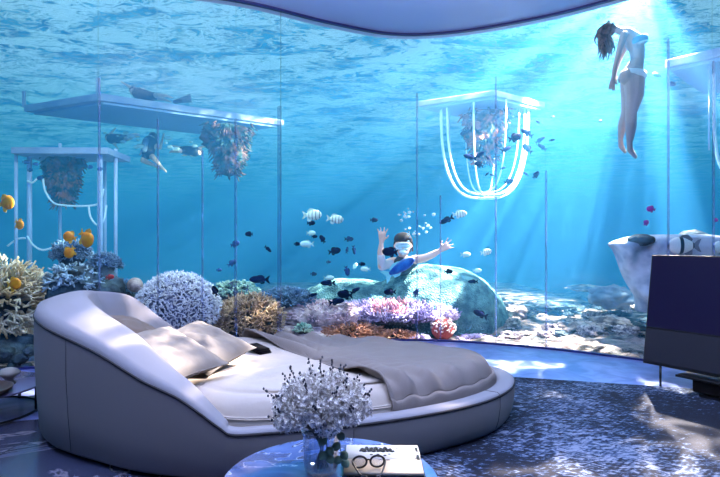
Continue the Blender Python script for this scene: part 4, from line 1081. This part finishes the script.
fl = [
 ('orange', 6, 203, 6.9, 18, 1, 'orange disc fish highest of the orange ones at the left edge', .2),
 ('orange', 19, 224, 6.9, 12, 1, 'small orange fish just below the one at the left edge', -.6),
 ('orange', 70, 237, 6.8, 13, -1, 'small orange fish upper one of the pair beside a larger orange fish', .3),
 ('orange', 86, 238, 6.7, 20, 1, 'largest orange fish, tilted down over the coral heap', -.7),
 ('orange', 70, 252, 6.7, 13, -1, 'orange fish right on top of the blue grey bushy coral', -.9),
 ('orange', 14, 284, 6.05, 15, 1, 'orange fish in front of the cream antler coral', .1),
 ('red', 110, 277, 6.7, 11, 1, 'small red fish at the edge of the fine blue grey coral', .1),
 ('orange', 277, 334, 7.6, 9, 1, 'tiny orange fish at the foot of the tan coral bush', 0),
 ('pale', 312, 215, 8.4, 21, 1, 'pale striped fish, the largest one above the diver\'s far side', 0),
 ('pale', 335, 219, 8.4, 17, 1, 'pale striped fish following beside the largest pale one', -.1),
 ('dark', 311, 223, 8.7, 9, 1, 'small dark fish tucked under the largest pale striped fish', 0),
 ('plain', 311, 233, 8.4, 10, 1, 'small pale fish halfway below the two striped ones', 0),
 ('dark', 314.5, 236.5, 8.9, 6, 1, 'tiny dark fish touching the small pale fish from below', 0),
 ('plain', 307, 244, 8.4, 14, -1, 'pale green slim fish between two tiny dark ones', 0),
 ('dark', 297, 244, 8.5, 7, 1, 'tiny dark fish at the head end of the pale green slim fish', 0),
 ('dark', 322.5, 239, 8.7, 9, -1, 'dark fish pointing upward to the right of the pale green slim fish', 1.0),
 ('dark', 349, 239, 9.6, 9, 1, 'faint blue dark fish in open water left of the diver', 0),
 ('dark', 334.5, 251, 8.2, 13, 1, 'black round fish in the middle of the scattered shoal', .2),
 ('slim', 347, 250, 9.4, 7, 1, 'thin dark fish hanging upright, first of the two near the black round fish', 1.4),
 ('slim', 354, 250, 9.4, 9, 1, 'thin dark fish hanging upright nearest the diver', -1.4),
 ('dark', 328.5, 262, 9.5, 5, 1, 'tiny dark fish below the black round fish', 0),
 ('blue', 347, 271, 8.6, 10, 1, 'teal blue fish hanging nose down over the teal mound', -1.3),
 ('dark', 362, 264, 8.6, 7, 1, 'small dark fish above the pale fish by the diver\'s pale sleeve', 0),
 ('plain', 365.5, 269, 8.4, 10, -1, 'pale turquoise fish low beside the diver', 0),
 ('pale', 355, 266, 9.4, 7, 1, 'tiny washed out pale fish left of the turquoise one', 1.0),
 ('dark', 313.5, 274, 9.4, 7, 1, 'small dark fish over the sandy gap above the pink slope', 0),
 ('plain', 329, 278, 8.3, 11, 1, 'pale yellow green fish just above a dark one over the pink slope', 0),
 ('slim', 328, 283, 8.1, 15, -1, 'dark fish swimming right under the pale yellow green one', 0),
 ('dark', 345, 294.5, 7.95, 16, -1, 'black fish in front of the left end of the table coral', .1),
 ('slim', 355, 290.5, 8.0, 11, 1, 'black fish overlapping the back of another at the table coral', .5),
 ('slim', 313, 295, 7.9, 9, 1, 'small dark fish above the pink slope beside the blue grey coral', .3),
 ('slim', 336.5, 301.5, 7.9, 16, 1, 'long dark fish lowest in front of the pink slope', .2),
 ('dark', 374, 220, 9.2, 8, 1, 'small dark fish up beside the diver\'s raised hand', 0),
 ('dark', 249, 234, 8.0, 9, -1, 'dark fish highest in open water over the tan coral bush', 0),
 ('blue', 235, 244, 8.4, 11, 1, 'blue fish at the glass fin over the pale green coral', .3),
 ('slim', 268, 249, 8.2, 9, 1, 'slim dark fish diving beside the tall fin', -.7),
 ('blue', 232, 263, 9.0, 10, 1, 'faint blue fish rising over the pale green coral', .6),
 ('blue', 219, 270, 9.2, 6, 1, 'tiny faint blue fish low near the silver dome', 0),
 ('slim', 259.5, 279.5, 7.6, 21, -1, 'large black fish swimming close above the blue grey coral', 0),
 ('dark', 215, 291, 7.0, 11, -1, 'dark blue fish at the shoulder of the silver dome coral', 1.2),
 ('slim', 446.5, 220, 8.3, 15, -1, 'dark slim fish above the diver\'s outstretched hand', -.45),
 ('pale', 459.5, 214, 8.3, 14, 1, 'turquoise striped fish touching a dark slim one', .1),
 ('plain', 465.5, 254.5, 8.2, 11, 1, 'pale turquoise fish just past the diver\'s outstretched hand', 0),
 ('pale', 486, 252, 8.4, 12, 1, 'turquoise fish farthest from the diver over the brain coral', .2),
 ('plain', 477, 270.5, 8.3, 9, 1, 'pale green fish on the upper slope of the brain coral', 0),
 ('dark', 448.5, 271.5, 8.0, 9, 1, 'small black fish near the crest of the brain coral', 0),
 ('slim', 473, 281.5, 8.0, 10, -1, 'dark slim fish halfway down the brain coral', 0),
 ('slim', 480.5, 314, 7.8, 17, -1, 'long dark fish low in front of the brain coral, nose up', .4),
 ('dark', 390, 292, 7.9, 12, -1, 'black fish over the pink centre of the table coral', 0),
 ('blue', 416, 293, 7.9, 9, 1, 'blue fish over the right part of the table coral', 1.2),
 ('dark', 390, 252, 8.2, 17, -1, 'black fish passing in front of the diver\'s shoulder', .1),
 ('parrot', 399, 268, 8.0, 36, 1, 'long bright blue fish slanting in front of the diver\'s chest', .55),
 ('blue', 657, 75, 9.0, 9, -1, 'dark blue fish close to the arched swimmer\'s hip', .3),
 ('blue', 672, 84, 9.0, 9, 1, 'dark blue fish just past the tall fin beside the arched swimmer', 0),
 ('blue', 552, 117, 10.0, 5, 1, 'tiny dark fish in the light beam above the school', 0),
 ('blue', 600, 121, 9.5, 5, 1, 'tiny dark fish alone in the beam below the arched swimmer\'s hand', 0),
 ('magenta', 651, 209, 7.4, 8, -1, 'magenta fish, upper of two near the tall fin', .2),
 ('magenta', 646, 223, 7.4, 7, 1, 'magenta fish, lower of two near the tall fin', .7),
 ('magenta', 716, 220, 7.2, 5, 1, 'tiny magenta fish alone above the television', 0),
 ('banded', 684, 245.5, 7.0, 34, -1, 'large white and black banded fish just over the television top', .0),
 ('banded', 722, 247, 6.9, 24, -1, 'banded fish half cut off at the right edge over the television', .0),
]
for f in fl:
    fish(f[0], f[1], f[2], f[3], f[4], f[5], f[6], None, f[7], name=('banded_fish' if f[0] == 'banded' else f[0]+'_fish' if f[0] in ('orange', 'magenta', 'red') else 'reef_fish'))
for k, (px, py, l_) in enumerate(((515, 137.5, 12), (527, 133, 12), (506, 149, 10), (527.5, 148.5, 10), (540, 140, 9), (542, 147, 9), (536, 175, 8), (470, 157, 11), (479.5, 155, 9), (479, 164.5, 8), (552, 140, 5), (538, 122, 5), (509, 181.5, 8), (526, 174, 5), (503, 168, 5), (488, 158, 4), (487, 174, 4), (492, 175, 4))):
    fish('slim' if k % 3 else 'dark', px, py, 8.9+.15*(k % 5), l_*1.2, (-1)**k, 'small dark blue fish in the school at the glowing basket', 'school of blue fish at the glowing basket', random.uniform(.1, .8), name='school_fish')
for k, (px, py, l_) in enumerate(((26, 162, 7), (36, 164, 6), (30, 170, 7), (40, 178, 8), (90, 167, 7), (100, 169, 7))):
    fish('blue', px, py, 9.9, l_, (-1)**k, 'tiny dark blue fish swimming in the pale pipe frame', 'fish in the pale pipe frame', 0, name='frame_fish')

# ================================================================== PEOPLE
skin = pmat('skin', (226, 190, 176), .6); skin_shaded = pmat('skin_backlit', (150, 138, 138), .55)  # second skin is greyer: the arched swimmer's backlit shade is in its colour
hair_m = pmat('hair_brown', (40, 30, 34), .6, rgb2=(110, 84, 84), scale=18)
wet = pmat('wetsuit', (16, 22, 40), .6); bluec = pmat('swim_blue', (70, 150, 190), .5); white_c = pmat('swim_white', (210, 214, 220), .6)
def capsule(mb, a, b_, ra, rb, n=14):
    a = Vector(a); b_ = Vector(b_); pts = []; rads = []; t = (b_-a); l = t.length; t.normalize()
    for k in range(4): q = k/4*PI/2; pts.append(a-t*ra*math.cos(q)); rads.append(max(.001, ra*math.sin(q)))
    for k in range(5): pts.append(a.lerp(b_, k/4)); rads.append(lerp(ra, rb, k/4))
    for k in range(1, 5): q = k/4*PI/2; pts.append(b_+t*rb*math.sin(q)); rads.append(max(.001, rb*math.cos(q)))
    mb.tube(pts, rads, n)
def chain(mb, pts, rads):
    for i in range(len(pts)-1): capsule(mb, pts[i], pts[i+1], rads[i], rads[i+1])
def hand(mb, w_, fwd, side, s, spread=.25, curl=0, r=.010):
    """palm at w_, fingers along fwd; side = thumb direction"""
    fwd = Vector(fwd).normalized(); side = Vector(side); side = (side-fwd*side.dot(fwd)).normalized(); n = fwd.cross(side)
    pc = w_+fwd*.05*s
    capsule(mb, w_+side*.015*s, w_+fwd*.085*s+side*.028*s, .020*s, .018*s, 10); capsule(mb, w_-side*.010*s, w_+fwd*.08*s-side*.03*s, .020*s, .016*s, 10)
    capsule(mb, w_, w_+fwd*.085*s, .021*s, .018*s, 10)
    for k, (o, l_) in enumerate(((.034, .072), (.012, .080), (-.012, .074), (-.034, .060))):
        b0 = w_+fwd*.085*s+side*o*s; d = (fwd+side*(o/.034)*spread).normalized()
        m_ = b0+d*l_*.5*s+n*curl*.01*s; e = m_+(d+n*curl).normalized()*l_*.5*s
        capsule(mb, b0, m_, r*s, r*.95*s, 8); capsule(mb, m_, e, r*.95*s, r*.75*s, 8)
    t0 = w_+fwd*.02*s+side*.025*s; t1 = t0+(fwd*.6+side*.9).normalized()*.045*s; t2 = t1+(fwd*.9+side*.5).normalized()*.032*s
    capsule(mb, t0, t1, .013*s, .011*s, 8); capsule(mb, t1, t2, .011*s, .009*s, 8)

# --- arched swimmer (upper right)
WD = 7.7
def W(px, py, dd=0): return P(px, py, WD+dd)
wo = W(633, 75); wp = tag(empty('person', wo), 'person in a pale blue bikini arching back underwater with long brown hair hanging down', 'person')
def q_(v): return Vector(v)-wo
mb = MB(); s = M_(1, WD)
chain(mb, [q_(W(634, 76, -.05)), q_(W(634.5, 95, -.05)), q_(W(631, 113, -.06)), q_(W(631, 128, -.05)), q_(W(629.5, 143, -.03)), q_(W(630, 150, -.03)), q_(W(635.5, 157, -.05))], [10.2*s, 8.6*s, 5.3*s, 5.2*s, 2.7*s, 2.8*s, 1.8*s])
chain(mb, [q_(W(630, 78, .12)), q_(W(629, 96, .16)), q_(W(626, 112, .16)), q_(W(622.5, 126, .2)), q_(W(620.5, 139, .2)), q_(W(621, 146, .2)), q_(W(625, 152, .2))], [9.6*s, 7.6*s, 4.6*s, 4.5*s, 2.5*s, 2.6*s, 1.7*s])
chain(mb, [q_(W(632, 75)), q_(W(637.5, 60)), q_(W(637, 50)), q_(W(634, 41)), q_(W(627, 34))], [10.0*s, 6.2*s, 7.2*s, 8.6*s, 6.4*s])
mb.ell(q_(W(628, 77, -.04)), (8.4*s, .12, 8.4*s)); mb.ell(q_(W(628, 77, .13)), (8.4*s, .11, 8.4*s)); mb.ell(q_(W(636, 44, .0)), (7*s, .14, 7.5*s))
mb.ell(q_(W(641, 42, -.07)), (4.2*s, .06, 4*s)); mb.ell(q_(W(641, 42, .07)), (4.2*s, .06, 4*s))
chain(mb, [q_(W(627, 34)), q_(W(619, 31)), q_(W(614, 29))], [4.2*s, 3.4*s, 3.6*s])
mb.ell(q_(W(609, 29)), (7.0*s, .075, 6.0*s), R=Matrix.Rotation(.5, 3, 'Y'))
mb.tube([q_(W(610.5, 22.5)), q_(W(608.5, 20.5)), q_(W(607, 22))], [.012, .016, .01], 8)      # nose, face turned up
# near arm hanging, far arm
chain(mb, [q_(W(624, 35, -.16)), q_(W(620, 47, -.2)), q_(W(616.5, 61, -.2)), q_(W(614.5, 70, -.19)), q_(W(612.5, 80, -.18))], [3.9*s, 3.0*s, 2.5*s, 2.3*s, 1.7*s])
hand(mb, q_(W(612.5, 80, -.18)), (-.12, -.05, -1), (1, -.2, 0), 1.05, .15, .3)
chain(mb, [q_(W(628, 36, .16)), q_(W(624, 50, .22)), q_(W(618.5, 62, .24)), q_(W(615, 74, .24))], [3.6*s, 2.9*s, 2.3*s, 1.6*s])
hand(mb, q_(W(615, 74, .24)), (-.1, 0, -1), (1, .2, 0), 1.0, .15, .3)
b_ = mb.build('body', skin_shaded, wp); mod_remesh(b_, .0085, 6)
mb = MB(); rn = random.Random(5)
for k in range(70):
    a = rn.uniform(-1, 1); p0 = W(610+rn.uniform(-6, 6), 25+rn.uniform(-2, 5), a*.07); e = W(604+rn.uniform(-7, 8), 56+rn.uniform(-12, 6), a*.10)
    m1 = p0.lerp(e, .3)+Vector((-.06+rn.gauss(0, .02), 0, .0)); m2 = p0.lerp(e, .7)+Vector((rn.gauss(0, .03), 0, 0))
    mb.tube(catmull([q_(p0), q_(m1), q_(m2), q_(e)], 6), [.016]*12+[.013, .012, .010, .008, .006, .004, .003], 6)
mb.ell(q_(W(608, 30)), (7.4*s, .09, 6.2*s), R=Matrix.Rotation(.9, 3, 'Y'))
mb.build('hair', hair_m, wp)
def ring_band(parent, c, rx, ry, h, mat, name, tilt=0, n=40, dirx=0):
    mb = MB(); R = Matrix.Rotation(tilt, 3, 'Y'); vs = []; fs = []
    for z, k in ((-h, .97), (-h*.5, 1.02), (0, 1.04), (h*.5, 1.02), (h, .97)):
        for i in range(n):
            a = 2*PI*i/n; vs.append(Vector(c)+R@Vector((rx*k*math.cos(a), ry*k*math.sin(a), z)))
    for j in range(4):
        for i in range(n): i2 = (i+1) % n; fs.append((j*n+i, j*n+i2, (j+1)*n+i2, (j+1)*n+i))
    mb.add(vs, fs); o = mb.build(name, mat, parent); m = o.modifiers.new('s', 'SOLIDIFY'); m.thickness = .006; return o
ring_band(wp, q_(W(637, 42)), 9.0*s, .19, .045, bluec, 'bikini_top', -.2)
ring_band(wp, q_(W(632, 77, .03)), 11.6*s, .235, .05, white_c, 'bikini_bottom', .25)

# --- diver behind the brain coral
DD = 8.75
def D(px, py, dd=0): return P(px, py, DD+dd)
do = D(403, 262); dp = tag(empty('person', do), 'diver in a pale face mask waving both spread hands above the brain coral', 'person')
def e_(v): return Vector(v)-do
s = M_(1, DD); mb = MB()
mb.ell(e_(D(403, 244.5)), (8.0*s, .15, 10.0*s)); mb.ell(e_(D(403, 250, -.05)), (6.2*s, .12, 6.5*s))
mb.tube([e_(D(403, 245, -.15)), e_(D(403, 248, -.185)), e_(D(403, 249.5, -.15))], [.015, .024, .015], 8)
for sx in (-1, 1): mb.ell(e_(D(403+sx*8.2, 246, .0)), (.022, .02, .035))
chain(mb, [e_(D(403, 252, .03)), e_(D(403, 259, .12))], [4.2*s, 4.8*s])
chain(mb, [e_(D(393, 262, .12)), e_(D(413, 261, .12))], [5*s, 5*s])
chain(mb, [e_(D(403, 264, .15)), e_(D(404, 268, .5)), e_(D(406, 270, .9))], [9*s, 9.5*s, 8*s])
chain(mb, [e_(D(391, 262, .08)), e_(D(381.5, 266, -.05)), e_(D(380.5, 252, -.12)), e_(D(381.5, 241, -.15))], [4.6*s, 3.9*s, 3.2*s, 2.0*s])
hand(mb, e_(D(381.5, 241, -.15)), (.08, -.1, 1), (1, 0, 0), 1.42, .45, .25)
chain(mb, [e_(D(414, 260, .06)), e_(D(425, 258, -.1)), e_(D(434, 254, -.2)), e_(D(441, 250, -.28))], [4.6*s, 3.9*s, 3.2*s, 2.0*s])
hand(mb, e_(D(441, 250, -.28)), (.75, -.1, .55), (-.5, 0, .9), 1.42, .55, .3)
b_ = mb.build('body', skin, dp); mod_remesh(b_, .011, 4)
mb = MB(); mb.ell(e_(D(403, 239.5, .03)), (9.3*s, .18, 7.5*s), disp=lambda u: .05*noise.noise(u*5))
rn = random.Random(8)
for k in range(40):
    a = rn.uniform(-1, 1); p0 = D(403+a*8, 238, .02*rn.random()); mb.tube([e_(p0), e_(D(403+a*9.5, 244, .04)), e_(D(403+a*10, 250+rn.uniform(-3, 3), .06))], [.018, .014, .006], 6)
mb.build('hair', pmat('hair_dark', (26, 18, 24), .6), dp)
maskm = pmat('mask_frame', (196, 226, 238), .3); maskl = pmat('mask_glass', (170, 220, 236), .1)
mk = MB(); pts = []
for i in range(36):
    a = 2*PI*i/36; pts.append(e_(D(403, 246.3, -.17))+Vector((6.6*s*math.copysign(abs(math.cos(a))**.6, math.cos(a)), -.02+.05*math.cos(a)**2, 3.0*s*math.copysign(abs(math.sin(a))**.6, math.sin(a)))))
mk.tube(pts, .014, 8, closed=True); mo = mk.build('diving_mask', maskm, dp)
mk = MB(); mk.ell(e_(D(403, 246.3, -.155)), (6.3*s, .045, 2.8*s)); mk.build('mask_glass', maskl, mo)
mk = MB(); mk.ell(e_(D(403, 252.3, -.17)), (4*s, .05, 2.4*s)); mk.ell(e_(D(403, 252.3, -.2)), (2.4*s, .05, 1.6*s)); mk.build('mouthpiece', maskm, dp)
mk = MB(); chain(mk, [e_(D(396, 264, .1)), e_(D(411, 263, .1))], [6.2*s, 6.2*s]); chain(mk, [e_(D(403, 264, .12)), e_(D(404, 268, .5)), e_(D(406, 270, .95))], [10*s, 10.5*s, 9*s])
sh = mk.build('dive_vest', wet, dp); mod_remesh(sh, .018, 4)
mk = MB(); chain(mk, [e_(D(390, 263, .07)), e_(D(382, 266.2, -.04)), e_(D(381, 256, -.1))], [5.1*s, 4.5*s, 3.9*s]); sh = mk.build('sleeve', white_c, dp); mod_remesh(sh, .014, 3)
mk = MB(); chain(mk, [e_(D(404, 268, 1.0)), e_(D(407, 264, 1.5)), e_(D(410, 268, 2.0))], [7*s, 5*s, 3*s]); sh = mk.build('wetsuit_legs', wet, dp); mod_remesh(sh, .02, 3)
bub = pmat('air_bubble', (210, 240, 250), .08, alpha=.45, spec=1)
rn = random.Random(4)
mbub = MB(); mbub.ell((0, 0, 0), 1, 14, 9); bubo = None
for k in range(34):
    if k < 12: px, py = 404+rn.gauss(0, 5), 215+rn.gauss(0, 4)
    elif k < 26: px, py = 424+rn.gauss(0, 5), 225+rn.gauss(0, 7)
    else: px, py = 408+rn.gauss(0, 9), 231+rn.gauss(0, 3)
    if bubo is None: bubo = mbub.build('air_bubble', bub); o = bubo
    else: o = bubo.copy(); COL.objects.link(o)
    o.location = P(px, py, 8.6+rn.uniform(-.15, .15)); r_ = rn.uniform(.012, .035); o.scale = (r_, r_, r_*.8)
    tag(o, 'silvery air bubble rising over the diver\'s head', 'bubble', 'air bubbles over the diver')

# --- small swimmers at the left
def swimmer(label, d, J, suit, sfx, mat=None, scale=1.0, vox=.02, extra=None):
    """J: joint name -> (px, py, depth offset)"""
    o0 = P(J['hip'][0], J['hip'][1], d); root = tag(empty('person', o0), label, 'person')
    g = lambda n: P(J[n][0], J[n][1], d+(J[n][2] if len(J[n]) > 2 else 0))-o0
    mb = MB(); R = scale
    chain(mb, [g('neck'), g('hip')], [.15*R, .14*R]); mb.ell(g('chest') if 'chest' in J else g('neck').lerp(g('hip'), .35), (.2*R, .14*R, .2*R))
    mb.ell(g('head'), (.10*R, .11*R, .13*R)); chain(mb, [g('head'), g('neck')], [.06*R, .07*R])
    for sd in 'lr':
        chain(mb, [g('neck').lerp(g('hip'), .12), g(sd+'elbow'), g(sd+'hand')], [.07*R, .05*R, .035*R])
        hand(mb, g(sd+'hand'), g(sd+'hand')-g(sd+'elbow'), (0, -1, .3), 1.1*R, .3, .2, .013)
        chain(mb, [g('hip'), g(sd+'knee'), g(sd+'foot')], [.11*R, .075*R, .045*R])
        f = g(sd+'foot'); fd = (f-g(sd+'knee')).normalized(); capsule(mb, f, f+fd*.12*R+Vector((.05, 0, -.04))*R, .045*R, .03*R)
    b_ = mb.build('body', skin, root); mod_remesh(b_, vox, 3)
    mb = MB(); n_, h_ = g('neck'), g('hip'); chain(mb, [n_.lerp(h_, .1), n_.lerp(h_, .5), h_], [.19*R, .18*R, .17*R])
    chain(mb, [h_, h_.lerp(g('lknee'), .6)], [.15*R, .10*R]); chain(mb, [h_, h_.lerp(g('rknee'), .6)], [.15*R, .10*R])
    s_ = mb.build('wetsuit', suit, root); mod_remesh(s_, vox, 3)
    mb = MB(); mb.ell(g('head')+Vector((0, .02, .03))*R, (.115*R, .12*R, .13*R)); mb.build('hair', hair_m, root)
    if extra: extra(root, g, R)
    return root
def tank(root, g, R):
    mb = MB(); a, b2 = g('neck'), g('hip'); chain(mb, [a.lerp(b2, .1)+Vector((-.05, -.18, 0))*R, a.lerp(b2, .8)+Vector((-.05, -.18, 0))*R], [.085*R, .085*R]); mb.build('air_tank', steelm, root)
steelm = pmat('tank_grey', (120, 140, 170), .4)
swimmer('diver in a dark suit with bent knees treading water under the long platform', 13.5, dict(head=(152.5, 137.5), neck=(150.5, 141), hip=(148, 153), lelbow=(143.5, 142.5), lhand=(142, 149.5), relbow=(160, 148), rhand=(162.5, 139), lknee=(143, 160.5, -.1), lfoot=(155, 165.5), rknee=(153.5, 158, -.2), rfoot=(161.5, 167)), wet, '', scale=.95, extra=tank)
swimmer('snorkeller in a dark suit floating flat at the surface above the long platform', 14.8, dict(head=(133, 91), neck=(137, 93), hip=(150, 96.5), lelbow=(130, 87), lhand=(125, 84), relbow=(139, 98), rhand=(145, 99), lknee=(158, 98, .2), lfoot=(166, 100, .2), rknee=(158, 95, -.2), rfoot=(167, 96, -.1)), wet, '', scale=.9)
# fins of the snorkeller drifting behind
def flipper(root, a, b2, w_, mat):
    mb = MB(); a = Vector(a); b2 = Vector(b2); s_ = (b2-a).cross(Vector((0, 1, 0))).normalized()
    vs = [a-s_*w_*.4, a+s_*w_*.4, b2+s_*w_, b2-s_*w_]; vs = [v+Vector((0, y_, 0)) for y_ in (-.012, .012) for v in vs]
    mb.add(vs, [(0, 1, 2, 3), (7, 6, 5, 4), (0, 4, 5, 1), (1, 5, 6, 2), (2, 6, 7, 3), (3, 7, 4, 0)]); return mb.build('flipper', mat, root, smooth=False)
swimmer('swimmer in dark shorts gliding flat past the hanging coral rock', 13.8, dict(head=(199, 152), neck=(196, 151.5), hip=(186, 150.5), lelbow=(201, 147), lhand=(206, 146), relbow=(190, 154), rhand=(186, 155), lknee=(179, 148, .2), lfoot=(172, 146, .2), rknee=(179, 151, -.2), rfoot=(171, 151.5, -.1)), wet, '', scale=.75)
swimmer('swimmer stretched out flat near the pipe frame beside the treading diver', 14.2, dict(head=(108, 138), neck=(111, 139), hip=(121, 138.5), lelbow=(110, 134), lhand=(113, 131), relbow=(113, 143), rhand=(116, 146), lknee=(128, 136, .2), lfoot=(135, 134, .2), rknee=(128, 139, -.2), rfoot=(135, 136.5, -.1)), wet, '', scale=.75)
fo = P(185, 100, 15.2); fn = tag(empty('swim_fin', fo), 'dark teal swim fin drifting alone above the long platform', 'swim fin')
finrub = pmat('fin_rubber', (40, 96, 124), .5)
b1 = flipper(fn, P(176, 101.5, 15.2)-fo, P(191, 98, 15.2)-fo, .13, finrub); b1.name = 'blade'
mb = MB(); chain(mb, [P(175, 101.7, 15.2)-fo, P(180, 100.8, 15.2)-fo], [.06, .075]); mb.build('foot_pocket', wet, fn)
for k, (px, py) in enumerate(((118, 136), (126, 133), (131, 136), (138, 140), (136, 147), (140, 146), (166, 143), (170, 147), (176, 149), (105, 133), (123, 142), (168, 138), (191, 142), (195, 146))):
    o = bubo.copy(); COL.objects.link(o); r_ = .035+.02*(k % 3); o.location = P(px, py, 13.2); o.scale = (r_*1.4, r_, r_*.8)
    tag(o, 'bubble of froth around the swimmers under the long platform', 'bubble', 'froth bubbles around the swimmers')
